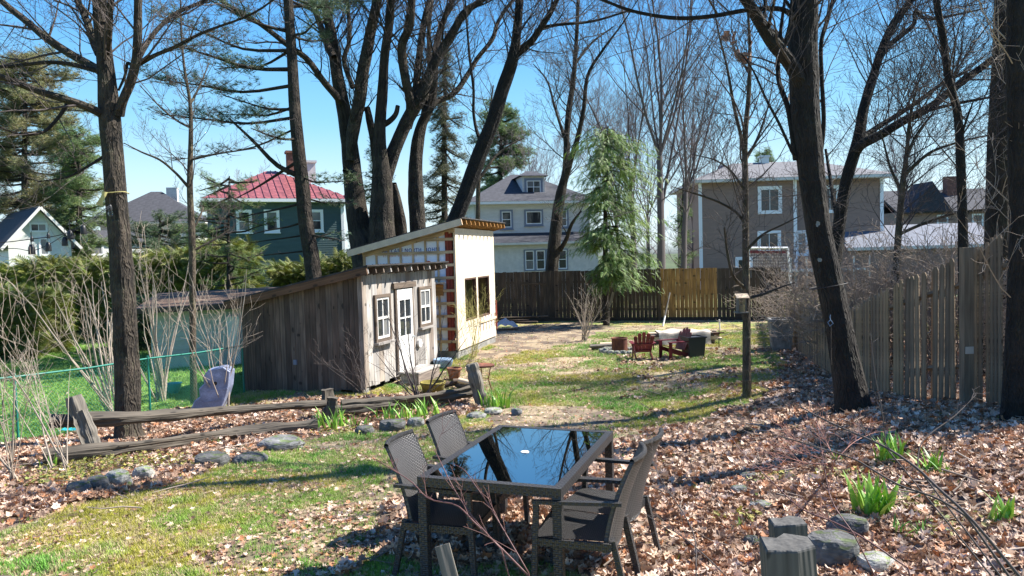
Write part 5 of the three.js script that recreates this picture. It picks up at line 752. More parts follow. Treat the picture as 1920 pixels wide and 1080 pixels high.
// ================================================================ dining set
{
  const c = onHeight(940, 855, .72); c.set(.06, 0, -5.28); const turn = Math.atan2(.94, .342) - Math.PI / 2 + Math.PI / 2;   // long axis of the table
  const gy = ground(c.x, c.z), ang = Math.atan2(.342, .94);       // short side turned by this about y (negative)
  const t = thing('dining_table', 'dark wicker dining table with black glass top', 'table', V(c.x, gy, c.z), -ang), Lx = .97, Lz = 1.49, h = .72 - gy, fw = .055;
  part(t, 'frame_rail', box(Lx, .06, fw, 0, h - .03, Lz / 2 - fw / 2), M.wickerFrame); part(t, 'frame_rail', box(Lx, .06, fw, 0, h - .03, -Lz / 2 + fw / 2), M.wickerFrame); part(t, 'frame_rail', box(fw, .06, Lz - 2 * fw, Lx / 2 - fw / 2, h - .03, 0), M.wickerFrame); part(t, 'frame_rail', box(fw, .06, Lz - 2 * fw, -Lx / 2 + fw / 2, h - .03, 0), M.wickerFrame);
  part(t, 'glass_top', box(Lx - 2 * fw - .002, .008, Lz - 2 * fw - .002, 0, h - .006, 0), M.tableGlass); part(t, 'umbrella_cap', cyl(.03, .03, .004, 0, h - .0018, 0, 20), M.chalk);
  for (const [x, z] of [[-1, -1], [1, -1], [-1, 1], [1, 1]]) part(t, 'leg', box(.058, h - .06, .058, x * (Lx / 2 - .03), (h - .06) / 2, z * (Lz / 2 - .03)), M.wickerFrame);
  // woven armchair, facing +z
  const panel = (fn, nu, nv, th) => { const P = [], uv = [], idx = [], S = (nu + 1) * (nv + 1); for (const side of [0, 1]) for (let j = 0; j <= nv; j++) for (let i = 0; i <= nu; i++) { const p = fn(i / nu, j / nv); P.push(p.x, p.y, p.z - side * th); uv.push((i / nu - .5) * .5, j / nv * .55); } for (let j = 0; j < nv; j++) for (let i = 0; i < nu; i++) { const a = j * (nu + 1) + i, b = a + nu + 1; idx.push(a, a + 1, b, a + 1, b + 1, b, S + a, S + b, S + a + 1, S + a + 1, S + b, S + b + 1); } const edge = (a, b) => idx.push(a, S + a, b, b, S + a, S + b); for (let i = 0; i < nu; i++) { edge(i + 1, i); edge(nv * (nu + 1) + i, nv * (nu + 1) + i + 1); } for (let j = 0; j < nv; j++) { edge(j * (nu + 1), (j + 1) * (nu + 1)); edge((j + 1) * (nu + 1) + nu, j * (nu + 1) + nu); } const g = new THREE.BufferGeometry(); g.setAttribute('position', new THREE.Float32BufferAttribute(P, 3)); g.setAttribute('uv', new THREE.Float32BufferAttribute(uv, 2)); g.setIndex(idx); const n = g.toNonIndexed(); n.computeVertexNormals(); return g.computeVertexNormals(), g; };
  function armchair(label) {
    const s = thing('wicker_armchair', label, 'chair', V(0, 0, 0), 0, 'wicker armchairs round the table');
    const back = part(s, 'backrest', panel((u, v) => { const w = mix(.46, .43, v), x = (u - .5) * w; return V(x, .34 + .58 * v, -.22 - .07 * v - .11 * v * v + .05 * Math.pow((u - .5) * 2, 2)); }, 16, 16, .028), M.wicker);
    part(back, 'top_rail', tubeGeo([0, .25, .5, .75, 1].map((u) => V((u - .5) * .435, .925, -.414 + .05 * Math.pow((u - .5) * 2, 2))), .017, 8), M.wickerFrame);
    part(s, 'seat', panel((u, v) => V((u - .5) * mix(.5, .46, v), .415 - .02 * Math.sin(u * Math.PI) * Math.sin(v * Math.PI), .27 - .5 * v), 12, 12, .0).translate(0, 0, 0), M.wicker);
    part(s, 'seat_frame', merge([box(.5, .05, .03, 0, .385, .265), box(.03, .05, .5, -.245, .385, .02), box(.03, .05, .5, .245, .385, .02), box(.46, .05, .03, 0, .385, -.225)]), M.wickerFrame);
    for (const x of [-1, 1]) {
      part(s, 'leg', bar(V(x * .255, 0, .275), V(x * .25, .63, .245), .035, .035), M.wickerFrame); part(s, 'leg', bar(V(x * .225, 0, -.33), V(x * .225, .42, -.235), .035, .035), M.wickerFrame);
      part(s, 'armrest', bar(V(x * .25, .64, .27), V(x * .235, .66, -.3), .045, .022), M.wickerFrame);
    }
    return s;
  }
  const S = V(.94, 0, .342), L = V(.342, 0, -.94), seats = [[-.46, -.40, .06, 'wicker armchair nearest camera on the left of the table'], [.24, -.44, -.1, 'wicker armchair on the far left of the table'], [-.5, .55, .05, 'wicker armchair nearest camera on the right of the table'], [-.02, .58, -.14, 'wicker armchair on the far right of the table']];
  seats.forEach(([l, q, dt, label], i) => { const s = armchair(label), p = V(.06, 0, -5.28).addScaledVector(L, l).addScaledVector(S, q); p.y = ground(p.x, p.z) + .005; s.position.copy(p); const f = S.clone().multiplyScalar(-Math.sign(q)); s.rotation.y = Math.atan2(f.x, f.z) + dt; s.scale.setScalar(.96); });
}

// ================================================================ things on the lawn
function adirondack(label, foot, turn, k) {
  const t = thing('adirondack_chair', label, 'chair', foot, turn, 'red garden chairs by the fire ring'); t.scale.setScalar(k);
  for (let i = 0; i < 5; i++) { const u = i - 2, h = .74 - .06 * u * u * .6, g = new THREE.Shape([[-.05, 0], [.05, 0], [.062, h - .05], [.03, h], [-.03, h], [-.062, h - .05]].map(([x, y]) => new THREE.Vector2(x, y))); const m = part(t, 'back_slat', new THREE.ExtrudeGeometry(g, { depth: .02, bevelEnabled: false }), M.red); m.position.set(u * .105, .26, -.22); m.rotation.set(-.42, 0, -u * .055); }
  part(t, 'back_batten', box(.62, .07, .03, 0, .52, -.36, { rx: -.42 }), M.red); part(t, 'back_batten', box(.5, .07, .03, 0, .3, -.265, { rx: -.42 }), M.red);
  for (let i = 0; i < 5; i++) part(t, 'seat_slat', box(.52, .02, .095, 0, .29 + .028 * i, -.16 + .11 * i, { rx: -.25 }), M.red);
  for (const x of [-1, 1]) { part(t, 'armrest', box(.13, .022, .74, x * .34, .55, .02), M.red); part(t, 'leg', box(.03, .54, .11, x * .29, .27, .3), M.red); part(t, 'leg', bar(V(x * .265, .34, .34), V(x * .265, .04, -.5), .025, .12), M.red); part(t, 'arm_bracket', box(.025, .14, .06, x * .31, .47, .3), M.red); part(t, 'arm_post', box(.03, .22, .06, x * .32, .45, -.33), M.red); }
}
adirondack('red slatted garden chair seen from behind by the fire ring', onGround(1205, 673), Math.PI - .05, .76);
adirondack('red slatted garden chair facing left beside the dark bin', onGround(1264, 672), -Math.PI / 2 + .35, .80);
{
  const f = onGround(1162, 661), t = thing('fire_ring', 'rusty steel fire drum standing in a ring of small stones', 'fire pit', f); const prof = [[.2, 0], [.21, .02], [.21, .37], [.225, .385], [.225, .40], [.205, .40], [.195, .37], [.195, .03], [0, .03]].map(([x, y]) => new THREE.Vector2(x, y)); part(t, 'drum', new THREE.LatheGeometry(prof, 32), M.rust); reseed(21);
  for (let k = 0; k < 17; k++) { const a = k / 17 * 6.28, r = rr(.42, .5); part(t, 'stone', stone(rr(.15, .22), rr(.14, .2), rr(.13, .18), k + 3), k % 3 ? M.stone : M.stonePale).position.set(Math.cos(a) * r, .045, Math.sin(a) * r); }
  const lg = thing('split_logs', 'heap of pale split logs left of the fire drum', 'firewood', onGround(1134, 655)); for (let k = 0; k < 7; k++) part(lg, 'log', tubeGeo([V(-.3, 0, 0), V(.3, 0, 0)], .05, 5, { cap: true }).rotateY(rr(-.5, .6)).translate(rr(-.15, .2), .04 + .035 * (k % 4), rr(-.2, .2)), k % 2 ? M.newWoodPale : M.railGrey);
}
{
  const a = onGround(1222, 645), b = onGround(1338, 643), d = b.clone().sub(a), len = d.length(), t = thing('lumber_pile', 'low stack of lumber half covered by a pale sheet', 'lumber', a, Math.atan2(-d.z, d.x)); reseed(23);
  for (let k = 0; k < 18; k++) part(t, 'plank', box(len * rr(.85, 1.12), .045, .2, len / 2 + rr(-.12, .12), .05 + .05 * Math.floor(k / 3), -.25 + .22 * (k % 3)), pick([M.newWoodPale, M.oldWood[2], M.oldWood[0]]));
  const g = new THREE.PlaneGeometry(len * .82, 1.25, 50, 26), p = g.attributes.position; for (let i = 0; i < p.count; i++) { const x = p.getX(i), q = p.getY(i), drop = Math.max(0, Math.abs(q) - .36), n = fbm(x * 2.2 + 3, q * 3, 3, 33); p.setXYZ(i, x + len / 2, (.37 - drop * (1.15 + .5 * n) + .05 * (n - .5) + .02 * Math.sin(x * 11 + q * 5)), (Math.abs(q) > .36 ? Math.sign(q) * (.36 + drop * (.25 + .3 * n)) : q) - .03); if (p.getY(i) < .02) p.setY(i, .02 + .01 * n); } g.computeVertexNormals(); part(t, 'cover_sheet', g, M.tarpPale);
  const bin = thing('garden_bin', 'dark grey square bin behind the right red chair', 'bin', onGround(1300, 671), .25), w = .2; part(bin, 'body', (() => { const gg = new THREE.BoxGeometry(.46, .52, .46), q = gg.attributes.position; for (let i = 0; i < q.count; i++) if (q.getY(i) < 0) { q.setX(i, q.getX(i) * .84); q.setZ(i, q.getZ(i) * .84); } gg.computeVertexNormals(); return gg.translate(0, .26, 0); })(), M.binGrey); part(bin, 'rim', merge([box(.5, .035, .03, 0, .53, .24), box(.5, .035, .03, 0, .53, -.24), box(.03, .035, .45, .24, .53, 0), box(.03, .035, .45, -.24, .53, 0)]), M.binGrey);
  const l0 = onGround(1243, 612), pole = thing('leaning_pole', 'long pole with white foot leaning on the back fence', 'pole', l0); const top = at(1256, 549, -l0.z + .9).sub(l0); part(pole, 'shaft', tubeGeo([top.clone().multiplyScalar(.3), top], .03, 7, { cap: true }), M.railGrey); part(pole, 'foot', tubeGeo([V(0, 0, 0), top.clone().multiplyScalar(.3)], .032, 7, { cap: true }), M.whitePaint);
  const sk = onGround(1348, 653), stake = thing('garden_stake', 'thin iron stake standing right of the lumber pile', 'stake', sk); part(stake, 'rod', tubeGeo([V(0, -.05, 0), V(.01, .5, 0)], .012, 6), M.black); part(stake, 'cross_bar', box(.3, .03, .03, 0, .42, 0), M.rust);
  const pk = onGround(1350, 618), wp = thing('white_stake', 'short white stake near the back fence', 'stake', pk); part(wp, 'rod', tubeGeo([V(0, -.05, 0), V(-.02, .34, 0)], .025, 6, { cap: true }), M.whitePaint);
  const bd = onGround(1134, 606), br = thing('leaning_board', 'grey board leaning on the fence behind the cedar', 'board', bd); part(br, 'board', bar(V(0, 0, 0), at(1150, 548, -bd.z + .7).sub(bd), .1, .03), M.fenceGrey[2]);
}
{ // concrete planter by the fence
  const f = onGround(1464, 656), t = thing('tall_planter', 'tall grey tapered planter box beside the right fence', 'planter', f, -.2), h = .8, w = .58; const side = (x, z, ry) => { const g = new THREE.BoxGeometry(w, h, .05), p = g.attributes.position; for (let i = 0; i < p.count; i++) if (p.getY(i) < 0) p.setX(i, p.getX(i) * .78); g.rotateX(.11).translate(0, h / 2, w / 2 - .06).rotateY(ry); g.computeVertexNormals(); return g; };
  for (let k = 0; k < 4; k++) part(t, 'side_panel', side(0, 0, k * Math.PI / 2), M.concrete); part(t, 'rim', merge([box(w + .1, .06, .09, 0, h, w / 2 - .02), box(w + .1, .06, .09, 0, h, -w / 2 + .02), box(.09, .06, w - .14, w / 2 - .01, h, 0), box(.09, .06, w - .14, -w / 2 + .01, h, 0)]), M.concrete); part(t, 'soil', box(w - .1, .04, w - .1, 0, h - .12, 0), M.darkInside);
}
{ // rusty round table by the split rail fence
  const f = onGround(906, 738), t = thing('round_patio_table', 'small rusty round metal table behind the leaning fence post', 'table', f), h = .57; part(t, 'table_top', new THREE.LatheGeometry([[0, h - .012], [.22, h - .012], [.235, h - .03], [.24, h], [.23, h + .004], [0, h]].map(([x, y]) => new THREE.Vector2(x, y)), 36), M.rust); for (const a of [.3, 2.4, 4.5]) part(t, 'leg', tubeGeo([V(Math.cos(a) * .17, h - .02, Math.sin(a) * .17), V(Math.cos(a) * .12, h * .5, Math.sin(a) * .12), V(Math.cos(a) * .2, -.02, Math.sin(a) * .2)], .012, 6), M.rust); part(t, 'brace_ring', new THREE.TorusGeometry(.12, .008, 6, 24).rotateX(Math.PI / 2).translate(0, h * .5, 0), M.rust);
}
{ // bird feeder on the slim trunk
  const { f, d } = feederTrunk, b = at(1390, 588, d - .16), t = thing('bird_feeder', 'small roofed bird feeder hanging on the slim tree', 'bird feeder', b); part(t, 'tray', box(.2, .018, .18, 0, .02, 0), M.railGrey); part(t, 'pane', box(.1, .2, .004, 0, .13, .055), M.bulbGlass); part(t, 'pane', box(.1, .2, .004, 0, .13, -.055), M.bulbGlass); part(t, 'side_panel', box(.014, .22, .12, -.058, .14, 0), M.railGrey); part(t, 'side_panel', box(.014, .22, .12, .058, .14, 0), M.railGrey); part(t, 'seed', box(.09, .11, .09, 0, .085, 0), mat(C(.28, .2, .1), .9)); part(t, 'roof', box(.2, .014, .13, 0, .285, .05, { rx: .5 }), M.newWoodPale); part(t, 'roof', box(.2, .014, .13, 0, .286, -.05, { rx: -.5 }), M.newWoodPale); part(t, 'hanger', tubeGeo([V(0, .31, 0), V(.0, .42, .01), at(1394, 545, d - .05).sub(b)], .004, 4), M.black);
}
{ // slide, bowl and other plastic at the left of the shed
  const f = onGround(402, 768), t = thing('plastic_slide', 'pale blue moulded plastic slide leaning left of dark shed', 'slide', f, .1); const sh = new THREE.Shape(); [[365, 765], [415, 765], [425, 745], [433, 720], [437, 692], [427, 684], [402, 688], [392, 700], [394, 712], [384, 722], [385, 737], [374, 745]].map(([x, y]) => [(x - 402) * .0098, (765 - y) * .0098]).forEach(([x, y], i) => i ? sh.lineTo(x, y) : sh.moveTo(x, y)); part(t, 'body', new THREE.ExtrudeGeometry(sh, { depth: .3, bevelEnabled: true, bevelSize: .025, bevelThickness: .03, bevelSegments: 4 }).translate(0, 0, -.12), M.plasticBlue); part(t, 'rib', box(.4, .02, .02, .05, .2, .212, { rz: .12 }), M.plasticBlue); part(t, 'rib', box(.36, .02, .02, .13, .4, .212, { rz: .1 }), M.plasticBlue); part(t, 'handle_hole', cyl(.035, .035, .012, 0, 0, 0, 16).rotateX(Math.PI / 2).translate(.1, .52, .202), M.black);
  const b = onGround(326, 738), bw = thing('teal_bowl', 'teal plastic tub among stems near chain-link fence', 'tub', b); part(bw, 'tub', new THREE.LatheGeometry([[0, .01], [.1, .01], [.16, .2], [.18, .22], [.17, .22], [.14, .2], [.09, .03], [0, .03]].map(([x, y]) => new THREE.Vector2(x, y)), 28), M.teal);
  const bl = onGround(134, 812), sc = thing('blue_scrap', 'flattened turquoise plastic scrap beyond the leaning post', 'plastic', bl); const g = new THREE.PlaneGeometry(.34, .16, 14, 8).rotateX(-Math.PI / 2), p = g.attributes.position; for (let i = 0; i < p.count; i++) p.setY(i, .03 + .05 * noise(p.getX(i) * 20, p.getZ(i) * 20, 3)); g.computeVertexNormals(); part(sc, 'sheet', g, mat(C(.04, .42, .5), .4, { side: THREE.DoubleSide }));
}
{ // odds and ends at the shed front
  const q = V(-1.72, 0, -17.9); q.y = ground(q.x, q.z); const bag = thing('plastic_bag', 'white and blue crumpled bag between the two sheds', 'bag', q); const g = new THREE.SphereGeometry(.3, 28, 20), p = g.attributes.position; for (let i = 0; i < p.count; i++) { const v = V(p.getX(i), p.getY(i), p.getZ(i)), k = .8 + .5 * fbm(v.x * 5 + v.y * 3, v.z * 5 + v.y * 4, 3, 43); p.setXYZ(i, v.x * k * .75, Math.min(.26, (v.y + .3) * .6 * k), v.z * k * .7); } g.computeVertexNormals(); part(bag, 'bag', g, mat(C(.34, .50, .72), .4, { map: patina }));
  const pt = onGround(852, 712), pot = thing('terracotta_pot', 'brown clay pot tipped beside the round rusty table', 'pot', pt); part(pot, 'pot', new THREE.LatheGeometry([[0, 0], [.11, 0], [.15, .22], [.17, .22], [.17, .27], [.14, .27], [.12, .04], [0, .04]].map(([x, y]) => new THREE.Vector2(x, y)), 28), M.terracotta);
  const fw = onGround(868, 728), lg = thing('firewood_heap', 'few split firewood pieces behind the leaning fence post', 'firewood', fw); reseed(57); for (let k = 0; k < 6; k++) part(lg, 'log', tubeGeo([V(-.2, 0, 0), V(.2, 0, 0)], .06, 5, { cap: true }).rotateY(rr(-1, 1)).rotateZ(rr(-.3, .3)).translate(rr(-.2, .25), .06 + .04 * (k % 3), rr(-.15, .15)), pick([M.railGrey, M.oldWood[0], M.newWoodPale]));
  const pl = onGround(812, 738), pn = thing('mossy_pot', 'yellowed mossy planter tub beside the door step', 'planter', pl); part(pn, 'tub', new THREE.LatheGeometry([[0, 0], [.2, 0], [.24, .2], [.26, .2], [.26, .24], [.22, .24], [.2, .1], [0, .1]].map(([x, y]) => new THREE.Vector2(x, y)), 24), mat(C(.34, .28, .05), .9, { map: patina }));
  const tp = onGround(948, 618), tarp = thing('crumpled_tarp', 'crumpled grey plastic tarp by the unfinished shed corner', 'tarp', tp); const tg = new THREE.PlaneGeometry(.9, .6, 30, 20).rotateX(-Math.PI / 2), tq = tg.attributes.position; for (let i = 0; i < tq.count; i++) { const x = tq.getX(i), z = tq.getZ(i); tq.setY(i, .03 + .32 * Math.max(0, 1 - Math.hypot(x * 1.8, z * 2.4)) + .16 * fbm(x * 7, z * 7, 3, 47)); } tg.computeVertexNormals(); part(tarp, 'sheet', tg, M.tarpGrey);
  const sb = onGround(975, 605), scrap = thing('board_scraps', 'flat heap of dark scrap boards along the back fence', 'lumber', sb); for (let k = 0; k < 7; k++) part(scrap, 'board', box(rr(1, 1.9), .03, .14, rr(-.4, .4), .03 + .034 * k, rr(-.25, .25), { ry: rr(-.3, .3) }), pick(M.oldWood));
}
{ // string of garden bulbs at the left, hung from the maple
  const d = 8.2, A = (x, y, dd = d) => at(x, y, dd), o = A(0, 452), t = thing('bulb_string', 'black string of hanging garden bulbs left of the maple', 'string lights', o), wire = [A(-160, 460), A(0, 455), A(60, 448), A(115, 440), A(150, 424), A(206, 385, 9.2)].map((p) => p.sub(o)), q = catmull(wire, 30), w2 = catmull([A(-160, 468), A(-10, 467), A(30, 466), A(60, 470), A(92, 458), A(122, 440), A(132, 436), A(157, 424), A(206, 388, 9.2)].map((p) => p.sub(o)), 40); part(t, 'wire', tubeGeo(q, .005, 4), M.black); part(t, 'wire', tubeGeo(w2, .004, 4), M.black);
  const sock = new THREE.LatheGeometry([[0, .075], [.012, .075], [.022, .05], [.024, 0], [.018, 0]].map(([x, y]) => new THREE.Vector2(x, y)), 12), glass = new THREE.SphereGeometry(.028, 14, 10); glass.scale(1, 1.35, 1).translate(0, -.034, 0);
  for (const [x, y, k] of [[60, 477, 1.2], [91, 471, 1.05], [122, 461, 1.05], [132, 449, 1.1], [157, 439, 1.05], [60, 453, .6], [91, 447, .6], [207, 395, .8]]) { const s = part(t, 'socket', sock, M.black); s.position.copy(A(x, y, x > 200 ? 9.3 : d).sub(o)); s.scale.setScalar(k * 1.25); part(s, 'bulb', glass, M.bulbGlass); part(s, 'cord', cyl(.003, .003, .09, 0, .07, 0, 4), M.black); }
}
{ // white goal frame and lattice behind the fence
  const d = 33, A = (x, y, dd = d) => at(x, y, dd), o = A(1440, 530); o.y = -.6; const t = thing('goal_frame', 'white metal goal frame with red band behind back fence', 'goal', o), c = [A(1404, 465), A(1477, 465), A(1484, 530), A(1404, 530)].map((p) => p.sub(o)); part(t, 'crossbar', tubeGeo([c[0], c[1]], .05, 8), M.whiteTrim); part(t, 'upright', tubeGeo([c[1], c[2].clone().setY(.05)], .05, 8), M.whiteTrim); part(t, 'upright', tubeGeo([c[0], c[3].clone().setY(.05)], .05, 8), M.whiteTrim); part(t, 'band', bar(c[0].clone().add(V(0, -.18, -.03)), c[1].clone().add(V(0, -.18, -.03)), .13, .02), M.red);
  const net = new Tubes(); for (let k = 0; k <= 16; k++) { const a = c[0].clone().lerp(c[1], k / 16), b = c[3].clone().lerp(c[2], k / 16); b.z -= .8; b.y = .1; net.add([a, b], [.003, .003], 3); } for (let k = 1; k < 12; k++) { const a = c[0].clone().lerp(c[3].clone().add(V(0, 0, -.8)), k / 12), b = c[1].clone().lerp(c[2].clone().add(V(0, 0, -.8)), k / 12); net.add([a, b], [.003, .003], 3); } part(t, 'net', net.geo(), M.chalk, { kind: 'stuff' });
  const l = at(1500, 575, 23); const lo = l.clone(); lo.y = -.55; const lat = thing('mossy_lattice', 'short mossy lattice panel beyond the right fence', 'lattice', lo); reseed(63); const h = at(1500, 545, 23).y + .55; for (let k = 0; k < 7; k++) part(lat, 'slat', box(.1, h, .02, -.45 + k * .16, h / 2, 0), mat(C(.30, .36, .06), .9, { map: woodMap })); for (const y of [.3, .62, .95]) part(lat, 'slat', box(1.15, .09, .02, .02, h * y, -.022), M.fenceGrey[2]);
}

// ================================================================ small details
{ // stones along the bed
  reseed(71); const spots = [[530, 842, .75, .2, M.stone, 'long flat grey stone in the bed below the split rails'], [395, 874, .5, .2, M.stoneDark, 'dark rounded stone in the shadowed bed'], [224, 914, .34, .22, M.stonePale, 'pale blue-grey stone at the lawn edge left'], [268, 902, .3, .2, M.stonePale, 'pale mossy stone beside the blue-grey stone'], [181, 922, .28, .2, M.stoneDark, 'brown rounded stone left of the pale stones'], [146, 928, .3, .16, M.stoneDark, 'low dark stone at the left end of the stone row'], [736, 808, .5, .22, M.stoneDark, 'round dark stone behind the left wicker armchair'], [782, 800, .34, .18, M.stone, 'grey stone touching the far left wicker armchair'], [684, 814, .34, .16, M.stoneDark, 'small dark stone among green shoots'], [470, 868, .45, .14, M.stoneDark, 'flat dark stone between the two longer stones'], [925, 776, .42, .13, M.stonePale, 'flat pale stone below the leaning fence post'], [892, 784, .38, .12, M.stone, 'flat grey stone behind the far left armchair'], [968, 778, .22, .14, M.stone, 'small stone at the start of the bare path'], [1408, 902, .24, .1, M.stoneDark, 'dark flat stone in the leaves right of the table'], [1385, 930, .2, .12, M.stone, 'grey stone with moss in the right leaves'], [1428, 958, .24, .1, M.stone, 'slanted grey stone above the post pair'], [1592, 1012, .34, .22, M.stoneDark, 'blue-grey boulder right of the post pair'], [1560, 1062, .42, .26, M.stoneDark, 'big dark boulder beside the near split post'], [1410, 1032, .16, .12, M.stoneDark, 'small bluish stone left of the post pair'], [1640, 1074, .3, .14, M.stonePale, 'pale stone at the bottom edge right of posts']];
  spots.forEach(([x, y, w, h, m, label], i) => { const p = onGround(x, y); p.y += h * .3; const s = solo('garden_stone', label, 'stone', stone(w * .82, h * 1.35, w * rr(.55, .75), i + 20), m, p, 'stones edging the beds'); s.rotation.y = rr(-.5, .5); });
}
// clumps of strap-leaved shoots
function bladeGeo(len, w, bend) { const pos = [], idx = [], uv = [], n = 6; for (let k = 0; k <= n; k++) { const t = k / n, ww = w * (1 - Math.pow(t, 2.2)) * .5 + .0006, y = len * (t - .25 * bend * t * t), z = len * bend * t * t * .75; pos.push(-ww, y, z + .004, 0, y, z, ww, y, z + .004); uv.push(0, t, .5, t, 1, t); } for (let k = 0; k < n; k++) for (let j = 0; j < 2; j++) { const a = k * 3 + j; idx.push(a, a + 1, a + 3, a + 1, a + 4, a + 3); } const g = new THREE.BufferGeometry(); g.setAttribute('position', new THREE.Float32BufferAttribute(pos, 3)); g.setAttribute('uv', new THREE.Float32BufferAttribute(uv, 2)); g.setIndex(idx); g.computeVertexNormals(); return g; }
{
  reseed(81); const greens = [C(.18, .40, .03), C(.24, .46, .04), C(.13, .33, .03), C(.30, .50, .06)].map((c) => { const m = M.leafBlade.clone(); m.color = c; return m; }), geos = []; for (let k = 0; k < 10; k++) geos.push(bladeGeo(1, rr(.09, .14), rr(.15, .9)));
  const clumps = [[1640, 972, 32, .30, .13, 'largest bright green shoot clump in the right leaves'], [1668, 872, 24, .27, .11, 'bright green shoot clump above the largest one'], [1742, 890, 13, .22, .08, 'small yellow-green shoots right of the upper clump'], [1874, 985, 14, .2, .08, 'spreading green shoots at the lower right edge'], [1705, 1012, 14, .14, .1, 'short dark green shoots below the largest clump'], [1385, 1000, 8, .11, .06, 'tiny green sprout left of the post pair'], [932, 762, 30, .3, .28, 'green shoots at the foot of the leaning fence post'], [785, 786, 30, .3, .35, 'row of green shoots behind the far left armchair'], [735, 790, 20, .28, .25, 'green shoots behind the round dark stone'], [620, 806, 26, .3, .25, 'green shoots at the middle split-rail post'], [665, 803, 14, .24, .2, 'sparse green shoots right of the middle post'], [90, 880, 8, .22, .1, 'few green shoots at far left beside lower rail'], [1570, 872, 8, .14, .06, 'pale green sprouts left of the upper shoot clump'], [1772, 898, 6, .15, .05, 'tiny sprouts right of the yellow-green shoots']];
  for (const [x, y, n, h, sp, label] of clumps) { const f = onGround(x, y), t = thing('shoot_clump', label, 'plant', f, 0, 'spring shoots'); for (let k = 0; k < n * 1.6; k++) { const m = part(t, 'leaf', pick(geos), pick(greens)), a = rr(0, 6.28), r = Math.sqrt(rand()) * sp; m.position.set(Math.cos(a) * r, -.01, Math.sin(a) * r); m.rotation.set(rr(-.1, .25), rr(0, 6.28), rr(-.12, .12)); const s = h * 1.15 * rr(.6, 1.2); m.scale.set(s * 1.1, s, s); } }
}
// near twigs of the shrubs that stand below the frame
{
  const twigs = (name, label, foot, runs, m, seed, o2) => { reseed(seed); const t = thing(name, label, 'shrub', foot), tw = new Tubes(); foot.y = ground(foot.x, foot.z); t.position.copy(foot); for (const [list, d0, d1, r] of runs) { const { pts, rad } = limbPath(list.map(([x, y], i) => [x, y, r * (1 - .7 * i / list.length)]), d0, d1, list.length * 3); const base = foot.clone(); base.y -= .03; pts.unshift(base, base.clone().lerp(pts[0], .6)); rad.unshift(rad[0] * 1.3, rad[0] * 1.15); part(t, 'stem', new Tubes().add(pts, rad, 6).geo(foot), m); for (let k = 0; k < list.length * (o2 ?? .8); k++) { const i = Math.floor(rr(4, pts.length - 1)), ax = pts[i + 1] ? pts[i + 1].clone().sub(pts[i]).normalize() : V(0, 1, 0); grow({ thick: tw, thin: tw }, pts[i], ax.add(V(rr(-.6, .6), rr(-.2, .7), rr(-.5, .5))).normalize(), rr(.06, .3), rad[i] * .6, 2, { levels: 3, minR: .0011, kids: [3, 3, 3] }); } } if (!tw.empty) part(t, 'twigs', tw.geo(foot), m, { kind: 'stuff' }); return t; };
  twigs('red_twig_shrub', 'thin red-brown twigs reaching across the table legs', V(.16, 0, -3.05), [[[[990, 1079], [945, 1033], [889, 979], [857, 948], [804, 935], [772, 904], [731, 878], [700, 860]], 3.15, 3.7, 2.6], [[[991, 1074], [952, 1007], [917, 948], [889, 907], [870, 881], [850, 870]], 3.15, 3.6, 1.8], [[[940, 1030], [889, 973], [851, 916], [823, 860], [812, 838]], 3.2, 3.7, 1.8]], M.twigRed, 91);
  twigs('dogwood_shrub', 'long dark bare twigs sweeping in from lower right', V(2.55, 0, -3.1), [[[[1910, 1079], [1817, 969], [1761, 917], [1717, 876], [1661, 839], [1613, 817], [1569, 798], [1532, 780], [1500, 762]], 3.4, 4.6, 4], [[[1813, 969], [1758, 935], [1687, 910], [1635, 880], [1602, 861], [1547, 843], [1484, 824], [1450, 815]], 3.6, 4.6, 3], [[[1661, 839], [1655, 780], [1640, 700], [1632, 620]], 4.2, 4.4, 1.6], [[[1720, 876], [1728, 830], [1790, 780], [1830, 740]], 4, 4.3, 1.8]], M.twig, 93);
  twigs('red_twig_shrub', 'slender purple-red twig rising behind the split posts', V(1.9, 0, -3.2), [[[[1702, 1065], [1621, 1010], [1565, 980], [1510, 958], [1480, 935], [1439, 895], [1391, 847], [1358, 802]], 3.4, 4.6, 2.4], [[[1600, 1000], [1560, 940], [1545, 870], [1530, 780]], 3.5, 4, 1.6]], M.twigRed, 95);
  twigs('bare_shrub', 'few thin grey twigs in the leaves right of chairs', V(.95, 0, -3.3), [[[[1305, 1079], [1303, 1010], [1280, 960], [1240, 900], [1222, 860]], 3.5, 4.2, 1.8], [[[1360, 1079], [1320, 1040], [1270, 1000], [1240, 985], [1205, 960]], 3.4, 4, 1.8]], M.twig, 97);
  twigs('red_twig_shrub', 'hazy thicket of fine reddish twigs above the shoots', onGround(1560, 880), [[[[1560, 860], [1520, 840], [1470, 825]], 5.1, 5.6, 1.2], [[[1565, 860], [1545, 820], [1530, 790]], 5.1, 5.5, 1.2], [[[1560, 865], [1500, 850], [1440, 850]], 5, 5.3, 1.2], [[[1565, 865], [1600, 830], [1640, 810]], 5.1, 5.4, 1.2], [[[1550, 870], [1500, 870], [1450, 885]], 4.9, 5, 1.2]], mat(C(.34, .15, .115), .7), 99, 4);
  const bp = onGround(862, 1079); const bd = thing('tilted_board', 'grey board end sticking up below the table', 'board', V(bp.x, bp.y, -3.3)); const a = at(880, 1120, 3.3), b = at(829, 1022, 3.45); bd.position.set(a.x, ground(a.x, -3.3) - .05, -3.3); part(bd, 'board', bar(V(.1, -.0, .1), b.sub(bd.position), .07, .02), M.railGrey);
}
